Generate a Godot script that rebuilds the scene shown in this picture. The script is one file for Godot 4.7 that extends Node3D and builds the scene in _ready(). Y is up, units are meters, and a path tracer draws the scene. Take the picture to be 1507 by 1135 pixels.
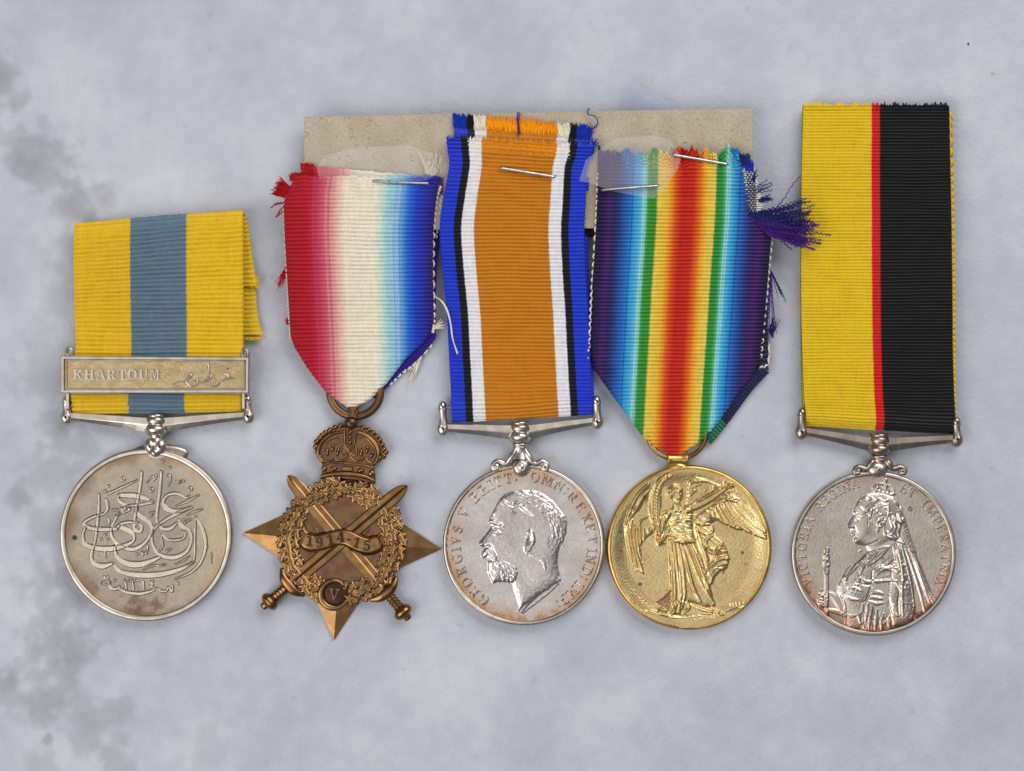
extends Node3D
# Five campaign medals on a pale vinyl photo backdrop. Plan units are px of a 1507 x 1135 plan sheet: x right, z down, y height above the table. S turns them into metres.
const S := 0.0001513
const CX := 753.5
const CZ := 567.5
const HCAM := 3218.0

var used := {}
var M := {}
var rng := RandomNumberGenerator.new()
var K := 1.0          # size of the thing being built against its size in plan (things nearer the lens look larger)


# ---------------------------------------------------------------- mesh builder
class MB:
	var v := PackedVector3Array()
	var n := PackedVector3Array()
	var uv := PackedVector2Array()
	var ix := PackedInt32Array()

	func grid(p: PackedVector3Array, rows: int, cols: int, wrap := false, tx := PackedVector2Array()) -> void:
		var base := v.size()
		v.append_array(p)
		if tx.size() == p.size():
			uv.append_array(tx)
		else:
			for i in p.size():
				uv.append(Vector2(p[i].x, p[i].z) * 0.01)
		for r in rows:
			var ru := mini(r + 1, rows - 1) * cols
			var rd := maxi(r - 1, 0) * cols
			for c in cols:
				var ca := c + 1
				var cb := c - 1
				if wrap:
					ca = ca if ca < cols else 1
					cb = cb if cb >= 0 else cols - 2
				else:
					ca = mini(ca, cols - 1)
					cb = maxi(cb, 0)
				var nn := (p[ru + c] - p[rd + c]).cross(p[r * cols + ca] - p[r * cols + cb])
				if nn.length_squared() < 1e-12:
					var rr := r
					if r == 0:
						rr = 1
					elif r == rows - 1:
						rr = rows - 2
					var q := rr * cols
					nn = p[r * cols + c] - (p[q] + p[q + cols / 2]) * 0.5
					if nn.length_squared() < 1e-12:
						nn = Vector3.UP
				n.append(nn.normalized())
		for r in rows - 1:
			for c in cols - 1:
				var a := base + r * cols + c
				ix.append_array(PackedInt32Array([a, a + 1, a + cols + 1, a, a + cols + 1, a + cols]))

	func tri(a: Vector3, b: Vector3, c: Vector3, hint: Vector3) -> void:
		var nn := (c - a).cross(b - a).normalized()
		var base := v.size()
		if nn.dot(hint) < 0.0:
			nn = -nn
			v.append_array(PackedVector3Array([a, c, b]))
		else:
			v.append_array(PackedVector3Array([a, b, c]))
		for i in 3:
			n.append(nn)
			uv.append(Vector2(v[base + i].x, v[base + i].z) * 0.01)
			ix.append(base + i)

	func quad(a: Vector3, b: Vector3, c: Vector3, d: Vector3, hint: Vector3) -> void:
		tri(a, b, c, hint)
		tri(a, c, d, hint)

	static func cr(p: Array, t: float):
		# Catmull-Rom through the points, t from 0 to 1
		var m := p.size() - 1
		var f := clampf(t, 0.0, 1.0) * m
		var i := mini(int(f), m - 1)
		f -= i
		var a = p[maxi(i - 1, 0)]
		var b = p[i]
		var c = p[i + 1]
		var d = p[mini(i + 2, m)]
		return (b * 2.0 + (c - a) * f + (a * 2.0 - b * 5.0 + c * 4.0 - d) * f * f + (b * 3.0 - a - c * 3.0 + d) * f * f * f) * 0.5

	func tube(path: Array, radii: Array, sides := 8, steps := 0, squash := 1.0, caps := true) -> void:
		var k := steps if steps > 0 else (path.size() - 1) * 5
		var p := PackedVector3Array()
		var rows := 0
		var along := []
		for i in k + 1:
			along.append(float(i) / k)
		var order := along.duplicate()
		var last_a := Vector3.UP
		for j in order.size():
			var t: float = order[j]
			var o: Vector3 = cr(path, t)
			var tg: Vector3 = (cr(path, t + 0.01) - cr(path, t - 0.01)).normalized()
			var a := (last_a - tg * last_a.dot(tg))
			if a.length() < 1e-3:
				a = Vector3.RIGHT - tg * tg.x
			a = a.normalized()
			last_a = a
			var b := a.cross(tg)
			var r: float = cr(radii, t)
			var reps := [[r, 0.0]]
			if caps and j == 0:
				reps = [[r * 0.05, -r * 0.75], [r * 0.6, -r * 0.55], [r, 0.0]]
			elif caps and j == order.size() - 1:
				reps = [[r, 0.0], [r * 0.6, r * 0.55], [r * 0.05, r * 0.75]]
			for q in reps:
				rows += 1
				for c in sides + 1:
					var ph := TAU * c / sides
					p.append(o + tg * q[1] + (a * cos(ph) * squash + b * sin(ph)) * q[0])
		grid(p, rows, sides + 1, true)

	func lathe(o: Vector3, axis: Vector3, profile: Array, sides := 24, squash := 1.0) -> void:
		# profile: Vector2(radius, place along the axis), from the near end to the far end
		var a := Vector3.UP if absf(axis.y) < 0.9 else Vector3.RIGHT
		a = (a - axis * a.dot(axis)).normalized()
		var b := a.cross(axis)
		var p := PackedVector3Array()
		for q in profile:
			for c in sides + 1:
				var ph := TAU * c / sides
				p.append(o + axis * q.y + (a * cos(ph) * squash + b * sin(ph)) * q.x)
		grid(p, profile.size(), sides + 1, true)

	func ball(o: Vector3, r: Vector3, turn := 0.0, rings := 10, sides := 14) -> void:
		var p := PackedVector3Array()
		var bs := Basis(Vector3.UP, turn)
		for i in rings + 1:
			var th := PI * i / rings
			for c in sides + 1:
				var ph := TAU * c / sides
				# axis is y, from the bottom up
				p.append(o + bs * Vector3(sin(th) * cos(ph) * r.x, -cos(th) * r.y, -sin(th) * sin(ph) * r.z))
		grid(p, rings + 1, sides + 1, true)

	func prism(poly: PackedVector2Array, y0: float, y1: float, bevel := 0.0) -> void:
		var pl := poly.duplicate()
		if Geometry2D.is_polygon_clockwise(pl):
			pl.reverse()
		var m := pl.size()
		var inner := PackedVector2Array()
		for i in m:
			var e0 := (pl[i] - pl[(i + m - 1) % m]).normalized()
			var e1 := (pl[(i + 1) % m] - pl[i]).normalized()
			var nrm := Vector2(e0.y + e1.y, -e0.x - e1.x)
			if nrm.length() < 1e-4:
				nrm = Vector2(e0.y, -e0.x)
			nrm = nrm.normalized()
			inner.append(pl[i] - nrm * bevel)
		var mid := Vector2.ZERO
		for q in pl:
			mid += q / m
		# which way is outward
		var test := Geometry2D.is_point_in_polygon(inner[0], pl)
		if bevel > 0.0 and not test:
			for i in m:
				inner[i] = pl[i] * 2.0 - inner[i]
		for i in m:
			var j := (i + 1) % m
			var e := (pl[j] - pl[i]).normalized()
			var out := Vector3(e.y, 0, -e.x)
			var probe := (pl[i] + pl[j]) * 0.5 + Vector2(out.x, out.z) * 0.05
			if Geometry2D.is_point_in_polygon(probe, pl):
				out = -out
			var a0 := Vector3(pl[i].x, y0, pl[i].y)
			var b0 := Vector3(pl[j].x, y0, pl[j].y)
			var yb := y1 - bevel
			quad(a0, b0, Vector3(pl[j].x, yb, pl[j].y), Vector3(pl[i].x, yb, pl[i].y), out)
			if bevel > 0.0:
				quad(Vector3(pl[i].x, yb, pl[i].y), Vector3(pl[j].x, yb, pl[j].y), Vector3(inner[j].x, y1, inner[j].y), Vector3(inner[i].x, y1, inner[i].y), out + Vector3.UP)
		var t := Geometry2D.triangulate_polygon(inner)
		for i in range(0, t.size(), 3):
			tri(Vector3(inner[t[i]].x, y1, inner[t[i]].y), Vector3(inner[t[i + 1]].x, y1, inner[t[i + 1]].y), Vector3(inner[t[i + 2]].x, y1, inner[t[i + 2]].y), Vector3.UP)

	func glyph(text: String, font: Font, cap: float, depth: float, at: Vector3, right: Vector3, up: Vector3, widen := 1.0) -> void:
		var tm := TextMesh.new()
		tm.text = text
		tm.font = font
		tm.font_size = 40
		tm.pixel_size = cap / (0.714 * 40.0)
		tm.depth = depth
		tm.curve_step = 1.5
		var box := tm.get_aabb()
		var arr := tm.surface_get_arrays(0) if tm.get_surface_count() > 0 else tm.get_mesh_arrays()
		var pv: PackedVector3Array = arr[Mesh.ARRAY_VERTEX]
		var pn: PackedVector3Array = arr[Mesh.ARRAY_NORMAL]
		var base := v.size()
		var fwd := right.cross(up)
		var mid := box.position + box.size * 0.5
		for i in pv.size():
			# centred across, capitals centred between baseline and cap line
			var q := pv[i] - Vector3(mid.x, mid.y if text != ":" and text != "." else mid.y, 0)
			v.append(at + right * q.x * widen + up * q.y + fwd * q.z)
			n.append((right * pn[i].x + up * pn[i].y + fwd * pn[i].z).normalized())
			uv.append(Vector2(v[v.size() - 1].x, v[v.size() - 1].z) * 0.01)
		if arr[Mesh.ARRAY_INDEX] != null and (arr[Mesh.ARRAY_INDEX] as PackedInt32Array).size() > 0:
			for i in arr[Mesh.ARRAY_INDEX]:
				ix.append(base + i)
		else:
			for i in pv.size():
				ix.append(base + i)


# ---------------------------------------------------------------- struck relief: a height field on a disc
class Relief:
	var n: int
	var R: float
	var cs: float
	var o: Vector2
	var h := PackedFloat32Array()
	var m := PackedByteArray()

	func _init(cells: int, radius: float, centre: Vector2) -> void:
		n = cells
		R = radius
		o = centre
		cs = 2.0 * R / (n - 1)
		h.resize(n * n)
		m.resize(n * n)

	func cell(p: Vector2) -> Vector2:
		return (p - o + Vector2(R, R)) / cs

	func stroke(p: Array, w: Array, hh: float, id := 0, flat := 1.0, sunk := false) -> void:
		var h0 := h.duplicate()
		var len := 0.0
		for i in p.size() - 1:
			len += p[i].distance_to(p[i + 1])
		var k := maxi(int(len / (cs * 0.8)), 2)
		for s in k + 1:
			var t := float(s) / k
			var c := cell(MB.cr(p, t) if p.size() > 2 else p[0].lerp(p[1], t))
			var r: float = (MB.cr(w, t) if w.size() > 2 else lerpf(w[0], w[w.size() - 1], t)) / cs
			r = maxf(r, 0.75)
			var x0 := maxi(int(c.x - r), 0)
			var x1 := mini(int(c.x + r) + 1, n - 1)
			var y0 := maxi(int(c.y - r), 0)
			var y1 := mini(int(c.y + r) + 1, n - 1)
			for y in range(y0, y1 + 1):
				for x in range(x0, x1 + 1):
					var d2 := ((x - c.x) * (x - c.x) + (y - c.y) * (y - c.y)) / (r * r)
					if d2 < 1.0:
						var q := y * n + x
						var val := minf(sqrt(1.0 - d2) * flat, 1.0) * hh
						if sunk:
							h[q] = minf(h[q], h0[q] - val)
						else:
							h[q] = maxf(h[q], h0[q] + val)
						if id > 0:
							m[q] = id

	func bump(p: Vector2, rx: float, ry: float, turn: float, hh: float, only := 0) -> void:
		var c := cell(p)
		var r := maxf(rx, ry) * 2.2 / cs
		var ca := cos(turn)
		var sa := sin(turn)
		for y in range(maxi(int(c.y - r), 0), mini(int(c.y + r) + 1, n - 1) + 1):
			for x in range(maxi(int(c.x - r), 0), mini(int(c.x + r) + 1, n - 1) + 1):
				var q := y * n + x
				if only > 0 and m[q] != only:
					continue
				var dx := (x - c.x) * cs
				var dy := (y - c.y) * cs
				var a := (dx * ca + dy * sa) / rx
				var b := (dy * ca - dx * sa) / ry
				h[q] += hh * exp(-(a * a + b * b) * 1.2)

	func raise(poly: Array, hh: float, bevel: float, id: int, replace := false, only := 0, pw := 0.5) -> void:
		var pc := PackedVector2Array()
		var lo := Vector2(1e9, 1e9)
		var hi := -lo
		for p in poly:
			var c := cell(p)
			pc.append(c)
			lo = lo.min(c)
			hi = hi.max(c)
		var x0 := clampi(int(lo.x) - 2, 0, n - 1)
		var y0 := clampi(int(lo.y) - 2, 0, n - 1)
		var x1 := clampi(int(hi.x) + 2, 0, n - 1)
		var y1 := clampi(int(hi.y) + 2, 0, n - 1)
		var w := x1 - x0 + 1
		var t := y1 - y0 + 1
		var d := PackedFloat32Array()
		d.resize(w * t)
		var m_ := pc.size()
		for y in t:
			var yy := y0 + y + 0.001
			var xs := PackedFloat32Array()
			for i in m_:
				var a := pc[i]
				var b := pc[(i + 1) % m_]
				if (a.y > yy) != (b.y > yy):
					xs.append(a.x + (yy - a.y) / (b.y - a.y) * (b.x - a.x))
			xs.sort()
			for i in range(0, xs.size() - 1, 2):
				for x in range(maxi(int(ceil(xs[i])), x0), mini(int(xs[i + 1]), x1) + 1):
					d[y * w + x - x0] = minf(minf(x - xs[i], xs[i + 1] - x) + 0.5, 1000.0) if false else 1000.0
		_lift(d, w, t, x0, y0, hh, bevel, id, replace, only, pw)

	func raise_tris(tris: PackedVector2Array, hh: float, bevel: float, id: int, pw := 0.5) -> void:
		# the outline of a letter, given as flat triangles
		var lo := Vector2(1e9, 1e9)
		var hi := -lo
		var pc := PackedVector2Array()
		for p in tris:
			var c := cell(p)
			pc.append(c)
			lo = lo.min(c)
			hi = hi.max(c)
		var x0 := clampi(int(lo.x) - 2, 0, n - 1)
		var y0 := clampi(int(lo.y) - 2, 0, n - 1)
		var w := clampi(int(hi.x) + 2, 0, n - 1) - x0 + 1
		var t := clampi(int(hi.y) + 2, 0, n - 1) - y0 + 1
		var d := PackedFloat32Array()
		d.resize(w * t)
		for i in range(0, pc.size(), 3):
			var a := pc[i]
			var b := pc[i + 1]
			var c := pc[i + 2]
			for y in range(maxi(int(minf(a.y, minf(b.y, c.y))), y0), mini(int(maxf(a.y, maxf(b.y, c.y))) + 1, y0 + t - 1) + 1):
				for x in range(maxi(int(minf(a.x, minf(b.x, c.x))), x0), mini(int(maxf(a.x, maxf(b.x, c.x))) + 1, x0 + w - 1) + 1):
					var q := Vector2(x, y)
					var e0 := (b - a).cross(q - a)
					var e1 := (c - b).cross(q - b)
					var e2 := (a - c).cross(q - c)
					var k := 0.08
					if (e0 >= -k and e1 >= -k and e2 >= -k) or (e0 <= k and e1 <= k and e2 <= k):
						d[(y - y0) * w + x - x0] = 1000.0
		_lift(d, w, t, x0, y0, hh, bevel, id, false, 0, pw)

	func _lift(d: PackedFloat32Array, w: int, t: int, x0: int, y0: int, hh: float, bevel: float, id: int, replace: bool, only: int, pw: float) -> void:
		# distance to the outline by chamfer
		for y in t:
			for x in w:
				var q := y * w + x
				if d[q] > 0.0:
					var e := 1000.0 if x > 0 and y > 0 else 0.5
					if x > 0: e = minf(e, d[q - 1] + 1.0)
					if y > 0:
						e = minf(e, d[q - w] + 1.0)
						if x > 0: e = minf(e, d[q - w - 1] + 1.41)
						if x < w - 1: e = minf(e, d[q - w + 1] + 1.41)
					d[q] = e
		for yy in t:
			var y := t - 1 - yy
			for xx in w:
				var x := w - 1 - xx
				var q := y * w + x
				if d[q] > 0.0:
					var e := d[q]
					if x < w - 1: e = minf(e, d[q + 1] + 1.0)
					if y < t - 1:
						e = minf(e, d[q + w] + 1.0)
						if x > 0: e = minf(e, d[q + w - 1] + 1.41)
						if x < w - 1: e = minf(e, d[q + w + 1] + 1.41)
					d[q] = e
		for y in t:
			for x in w:
				var e := d[y * w + x]
				if e > 0.0:
					var q := (y + y0) * n + x + x0
					if only > 0 and m[q] != only:
						continue
					var f := 1.0 - clampf(e * cs / bevel, 0.0, 1.0)
					var val := hh * pow(1.0 - f * f, pw)
					if replace:
						h[q] = maxf(h[q], val)
					else:
						h[q] += val
					if id > 0:
						m[q] = id

	func rough(noise: FastNoiseLite, amp: float, only := 0, sx := 1.0, sy := 1.0, turn := 0.0) -> void:
		var ca := cos(turn)
		var sa := sin(turn)
		for y in n:
			for x in n:
				var q := y * n + x
				if only == 0 or m[q] == only:
					var px := x * cs
					var py := y * cs
					h[q] += amp * noise.get_noise_2d((px * ca + py * sa) * sx, (py * ca - px * sa) * sy)

	func soften(times := 1) -> void:
		for k in times:
			var g := h.duplicate()
			for y in range(1, n - 1):
				for x in range(1, n - 1):
					var q := y * n + x
					g[q] = h[q] * 0.36 + (h[q - 1] + h[q + 1] + h[q - n] + h[q + n]) * 0.16
			h = g

	func calm(ids: Array, share: float, base_only := true) -> void:
		# wear: lowers the relief of some parts evenly
		for q in n * n:
			if ids.has(m[q]):
				h[q] *= share

	func mesh(ids: Array, y0: float, uvr: float) -> MB:
		var b := MB.new()
		var at := PackedInt32Array()
		at.resize(n * n)
		at.fill(-1)
		var want := PackedByteArray()
		want.resize(256)
		for i in ids:
			want[i] = 1
		var r2 := R * R / (cs * cs)
		var c := (n - 1) * 0.5
		for y in n - 1:
			for x in n - 1:
				var dx := maxf(absf(x - c), absf(x + 1 - c))
				var dy := maxf(absf(y - c), absf(y + 1 - c))
				if dx * dx + dy * dy > r2:
					continue
				var q := y * n + x
				if want[m[q]] == 0:
					continue
				for k in [q, q + 1, q + n, q + n + 1]:
					if at[k] < 0:
						at[k] = b.v.size()
						var i: int = k % n
						var j: int = k / n
						b.v.append(Vector3(o.x - R + i * cs, y0 + h[k], o.y - R + j * cs))
						var gx := (h[j * n + mini(i + 1, n - 1)] - h[j * n + maxi(i - 1, 0)]) / (2.0 * cs)
						var gz := (h[mini(j + 1, n - 1) * n + i] - h[maxi(j - 1, 0) * n + i]) / (2.0 * cs)
						b.n.append(Vector3(-gx, 1.0, -gz).normalized())
						b.uv.append(Vector2(i - c, j - c) * cs / (2.0 * uvr) + Vector2(0.5, 0.5))
				b.ix.append_array(PackedInt32Array([at[q], at[q + 1], at[q + n + 1], at[q], at[q + n + 1], at[q + n]]))
		return b


# ---------------------------------------------------------------- naming and committing
func numbered(called: String) -> String:
	used[called] = used.get(called, 0) + 1
	return called if used[called] == 1 else "%s_%03d" % [called, used[called] - 1]


func spot(x: float, z: float) -> Vector3:
	return Vector3((x - CX) * K * S, 0, (z - CZ) * K * S)


func thing(called: String, label: String, category: String, x: float, z: float, group := "") -> Node3D:
	var t := Node3D.new()
	t.name = numbered(called)
	add_child(t, true)
	t.position = spot(x, z)
	t.set_meta("label", label)
	t.set_meta("category", category)
	if group:
		t.set_meta("group", group)
	return t


func origin_of(p: Node) -> Vector3:
	while p != self and p.get_parent() != self:
		p = p.get_parent()
	return Vector3.ZERO if p == self else (p as Node3D).position


func to_mesh(b: MB, origin: Vector3) -> ArrayMesh:
	var vv := PackedVector3Array()
	vv.resize(b.v.size())
	for i in b.v.size():
		var q := b.v[i]
		vv[i] = Vector3((q.x - CX) * K * S, q.y * S, (q.z - CZ) * K * S) - origin
	var arr := []
	arr.resize(Mesh.ARRAY_MAX)
	arr[Mesh.ARRAY_VERTEX] = vv
	arr[Mesh.ARRAY_NORMAL] = b.n
	arr[Mesh.ARRAY_TEX_UV] = b.uv
	arr[Mesh.ARRAY_INDEX] = b.ix
	var am := ArrayMesh.new()
	am.add_surface_from_arrays(Mesh.PRIMITIVE_TRIANGLES, arr)
	return am


func part(b: MB, called: String, mat: Material, parent: Node, stuff := false) -> MeshInstance3D:
	var o := MeshInstance3D.new()
	o.mesh = to_mesh(b, origin_of(parent))
	o.material_override = mat
	o.name = called
	parent.add_child(o, true)
	if stuff:
		o.set_meta("kind", "stuff")
	return o


func pts(s: String, ox := 0.0, oz := 0.0, sc := 1.0) -> Array:
	# "x,z x,z ..." read off a drawing at a scale
	var out := []
	for w in s.split(" ", false):
		var f := w.split(",")
		out.append(Vector2(ox + float(f[0]) / sc, oz + float(f[1]) / sc))
	return out


func v3(s: String) -> Array:
	# "x,z,height ..."
	var out := []
	for w in s.split(" ", false):
		var f := w.split(",")
		out.append(Vector3(float(f[0]), float(f[2]), float(f[1])))
	return out


# ---------------------------------------------------------------- materials
func noise(seed_: int, freq: float, oct := 4, kind := FastNoiseLite.TYPE_SIMPLEX_SMOOTH) -> FastNoiseLite:
	var f := FastNoiseLite.new()
	f.seed = seed_
	f.frequency = freq
	f.noise_type = kind
	f.fractal_octaves = oct
	f.fractal_type = FastNoiseLite.FRACTAL_FBM if oct > 1 else FastNoiseLite.FRACTAL_NONE
	return f


func tex_of(im: Image) -> ImageTexture:
	return ImageTexture.create_from_image(im)


func lin(r: int, g: int, b: int) -> Color:
	return Color8(r, g, b)


func scratch_normals(size: int, count: int, strength: float, seed_: int) -> ImageTexture:
	var r := RandomNumberGenerator.new()
	r.seed = seed_
	var f := PackedFloat32Array()
	f.resize(size * size)
	var nz := noise(seed_, 0.09, 3)
	for y in size:
		for x in size:
			f[y * size + x] = 0.5 + 0.035 * nz.get_noise_2d(x, y)
	for k in count:
		var p := Vector2(r.randf() * size, r.randf() * size)
		var a := r.randf() * TAU
		var bend := r.randf_range(-0.03, 0.03)
		var depth := r.randf_range(0.03, 0.16)
		for i in r.randi_range(8, 60):
			p += Vector2(cos(a), sin(a))
			a += bend
			f[posmod(int(p.y), size) * size + posmod(int(p.x), size)] -= depth
	for k in count / 3:
		var c := Vector2i(r.randi() % size, r.randi() % size)
		var e := r.randf_range(-0.22, 0.1)
		for dy in range(-1, 2):
			for dx in range(-1, 2):
				f[posmod(c.y + dy, size) * size + posmod(c.x + dx, size)] += e * (0.5 if dx * dy != 0 else 0.8)
	var im := Image.create_from_data(size, size, false, Image.FORMAT_RF, f.to_byte_array())
	im.convert(Image.FORMAT_RGBA8)
	im.bump_map_to_normal_map(strength)
	return tex_of(im)


func disc_tone(seed_: int, base: Color, blot: Color, rim: Color, rim_from: float, rim_amount: float, blot_amount: float, extra: Callable) -> ImageTexture:
	var size := 320
	var im := Image.create(size, size, false, Image.FORMAT_RGB8)
	var a := noise(seed_, 0.012, 5)
	var b := noise(seed_ + 7, 0.05, 4)
	var g := noise(seed_ + 13, 0.25, 2)
	for y in size:
		for x in size:
			var p := Vector2(x - size * 0.5, y - size * 0.5) / (size * 0.5)
			var r := p.length()
			var n1 := a.get_noise_2d(x, y)
			var n2 := b.get_noise_2d(x, y)
			var c := base.lerp(blot, clampf((0.5 + n1 * 1.3 + n2 * 0.5) * blot_amount, 0, 1))
			var ra := smoothstep(rim_from, 1.0, r + n1 * 0.12 + n2 * 0.08) * rim_amount
			c = c.lerp(rim, clampf(ra, 0, 1))
			c = extra.call(c, p, n1, n2)
			var k := 1.0 + g.get_noise_2d(x, y) * 0.10 + n2 * 0.08
			im.set_pixel(x, y, Color(c.r * k, c.g * k, c.b * k))
	return tex_of(im)


func mottle(seed_: int, a: Color, b: Color, freq: float, size := 128) -> ImageTexture:
	var f := noise(seed_, freq, 4)
	var im := Image.create(size, size, false, Image.FORMAT_RGB8)
	var src := f.get_seamless_image(size, size)
	for y in size:
		for x in size:
			im.set_pixel(x, y, a.lerp(b, smoothstep(0.2, 0.8, src.get_pixel(x, y).r)))
	return tex_of(im)


func metal(tex: Texture2D, rough: float, normal: Texture2D, nscale: float, tri := 0.0) -> StandardMaterial3D:
	var m := StandardMaterial3D.new()
	m.albedo_texture = tex
	m.metallic = 1.0
	m.roughness = rough
	m.normal_enabled = true
	m.normal_texture = normal
	m.normal_scale = nscale
	if tri > 0.0:
		m.uv1_triplanar = true
		m.uv1_scale = Vector3.ONE * tri
	return m


func plain(c: Color, rough := 0.85, sheen := 0.0) -> StandardMaterial3D:
	var m := StandardMaterial3D.new()
	m.albedo_color = c
	m.roughness = rough
	m.metallic_specular = 0.3
	if sheen > 0.0:
		m.rim_enabled = true
		m.rim = sheen
		m.rim_tint = 0.6
	return m


func cloth(tex: Texture2D) -> StandardMaterial3D:
	var m := StandardMaterial3D.new()
	m.albedo_texture = tex
	m.roughness = 0.52
	m.metallic_specular = 0.42
	m.rim_enabled = true
	m.rim = 0.06
	m.rim_tint = 0.7
	return m


func stripes(seed_: int, stops: Array, streak: float, lines := []) -> ImageTexture:
	# stops: [u, Color8] pairs; warp yarns run down the ribbon, so the dye varies across it
	var w := 512
	var t := 128
	var r := RandomNumberGenerator.new()
	r.seed = seed_
	var f := noise(seed_, 0.05, 3)
	var im := Image.create(w, t, false, Image.FORMAT_RGB8)
	var yarn := PackedFloat32Array()
	for x in w:
		yarn.append(r.randf_range(-1, 1))
	for x in w:
		var u := float(x) / (w - 1)
		for y in t:
			var uu := u + r.randf_range(-0.0035, 0.0035)
			var c: Color = stops[0][1]
			for i in stops.size() - 1:
				if uu >= stops[i][0]:
					var span: float = stops[i + 1][0] - stops[i][0]
					c = stops[i][1].lerp(stops[i + 1][1], clampf((uu - stops[i][0]) / maxf(span, 1e-4), 0, 1))
			for l in lines:
				if absf(u - l[0]) < l[2]:
					c = c.lerp(l[1], l[3])
			var k := 1.0 + streak * (yarn[x] * 0.25 + r.randf_range(-1, 1) * 0.5 + f.get_noise_2d(x, y) * 0.5)
			if (x + y * 3) % 6 < 2:
				k *= 1.0 - streak * 0.4
			im.set_pixel(x, y, Color(clampf(c.r * k, 0, 1), clampf(c.g * k, 0, 1), clampf(c.b * k, 0, 1)))
	return tex_of(im)


# ---------------------------------------------------------------- ribbon: ribbed grosgrain between two edges
func ribbon(L: Array, R: Array, rib: float, depth: float, cols: int, seed_: int, clip0 = null, clip1 = null, opt := {}) -> MB:
	# L, R: Vector3 points (plan x, height, plan z) of the two selvages; clip0/clip1 give the first and last u at a place along it, where the ribbon is folded under
	var sub := 6
	var look := 240
	var cum := PackedFloat32Array([0.0])
	var prev: Vector3 = (MB.cr(L, 0.0) + MB.cr(R, 0.0)) * 0.5
	for i in range(1, look + 1):
		var q: Vector3 = (MB.cr(L, float(i) / look) + MB.cr(R, float(i) / look)) * 0.5
		cum.append(cum[i - 1] + q.distance_to(prev))
		prev = q
	var total := cum[look]
	var rows := int(total / rib * sub) + 1
	var nz := noise(seed_, 0.02, 2)
	var fine := noise(seed_ + 3, 0.35, 1)
	var thick: float = opt.get("thick", 2.2)
	var scallop: float = opt.get("scallop", 0.9)
	var bow: float = opt.get("bow", 0.0)
	var curl0: float = opt.get("curl0", 0.0)
	var curl1: float = opt.get("curl1", 0.0)
	var frill: float = opt.get("frill", 0.0)
	var p := PackedVector3Array()
	var tx := PackedVector2Array()
	var cc := cols + 5
	var i0 := 0
	for r in rows:
		var s := total * r / (rows - 1)
		while i0 < look - 1 and cum[i0 + 1] < s:
			i0 += 1
		var t := (i0 + (s - cum[i0]) / maxf(cum[i0 + 1] - cum[i0], 1e-6)) / look
		var l: Vector3 = MB.cr(L, t)
		var rr: Vector3 = MB.cr(R, t)
		var dt := 0.004
		var along: Vector3 = ((MB.cr(L, t + dt) + MB.cr(R, t + dt)) - (MB.cr(L, t - dt) + MB.cr(R, t - dt))).normalized()
		var across := (rr - l).normalized()
		var up := along.cross(across).normalized()
		var u0: float = clip0.call(t) if clip0 != null else 0.0
		var u1: float = clip1.call(t) if clip1 != null else 1.0
		u1 = maxf(u1, u0 + 0.004)
		for c in cc:
			var e := clampf((c - 2.0) / cols, 0.0, 1.0)
			var u := lerpf(u0, u1, e)
			var ph := s / rib + nz.get_noise_2d(u * 60.0, s * 0.35) * 0.32
			var g := pow(absf(sin(PI * ph)), 0.72)
			var amp := depth * (1.0 + 0.16 * nz.get_noise_2d(floor(ph) * 37.0, 5.0 + u * 9.0)) * (1.0 + 0.15 * fine.get_noise_2d(u * 300.0, floor(ph) * 11.0))
			var q := l.lerp(rr, u)
			var lift := amp * g
			var edge := 0.0
			if c < 2 or c > cc - 3:
				edge = 1.0
			q += up * (lift + bow * 4.0 * u * (1.0 - u) + nz.get_noise_2d(u * 40.0 + 300.0, s * 0.12) * opt.get("wave", 0.8))
			var dL := (u - u0) * l.distance_to(rr)
			var dR := (u1 - u) * l.distance_to(rr)
			if curl0 > 0.0 and u0 > 0.0:
				var z := clampf(1.0 - dL / 9.0, 0, 1)
				q += up * (-curl0 * z * z)
			if curl1 > 0.0 and u1 < 1.0:
				var z := clampf(1.0 - dR / 9.0, 0, 1)
				q += up * (-curl1 * z * z)
			if frill > 0.0 and s < frill:
				q += along * (fine.get_noise_2d(u * 420.0, 3.0) * 5.0 * (1.0 - s / frill))
			var rag: float = opt.get("ragged", 0.0)
			if rag > 0.0 and s < 26.0:
				q += along * (nz.get_noise_2d(u * 900.0, 70.0) * 1.6 * rag + fine.get_noise_2d(u * 420.0, 3.0) * rag * 0.4) * (1.0 - s / 26.0)
			if edge > 0.0:
				var side := -1.0 if c < 2 else 1.0
				var k := 1.0 if (c == 1 or c == cc - 2) else (0.35)
				q += across * side * scallop * g * k
				q += up * (-thick * (0.5 if (c == 1 or c == cc - 2) else 1.0) - lift * 0.6)
			p.append(q)
			tx.append(Vector2(u, s / (rib * 24.0)))
	var b := MB.new()
	b.grid(p, rows, cc, false, tx)
	return b


func thread(b: MB, path: Array, r: float, wiggle := 0.0, period := 5.0, seed_ := 1) -> void:
	if wiggle <= 0.0:
		b.tube(path, [r, r], 5, maxi(path.size() * 4, 4))
		return
	var len := 0.0
	for i in path.size() - 1:
		len += path[i].distance_to(path[i + 1])
	var k := maxi(int(len / period * 5.0), 4)
	var q := []
	var off := (seed_ % 17) * 0.7
	for i in k + 1:
		var t := float(i) / k
		var a: Vector3 = MB.cr(path, t)
		var tg: Vector3 = (MB.cr(path, t + 0.02) - MB.cr(path, t - 0.02)).normalized()
		var side := tg.cross(Vector3.UP).normalized()
		var w := sin(t * len / period * TAU + off) * wiggle
		q.append(a + side * w + Vector3.UP * cos(t * len / period * TAU + off) * wiggle * 0.5)
	b.tube(q, [r, r * 0.9], 4, k)


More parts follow.
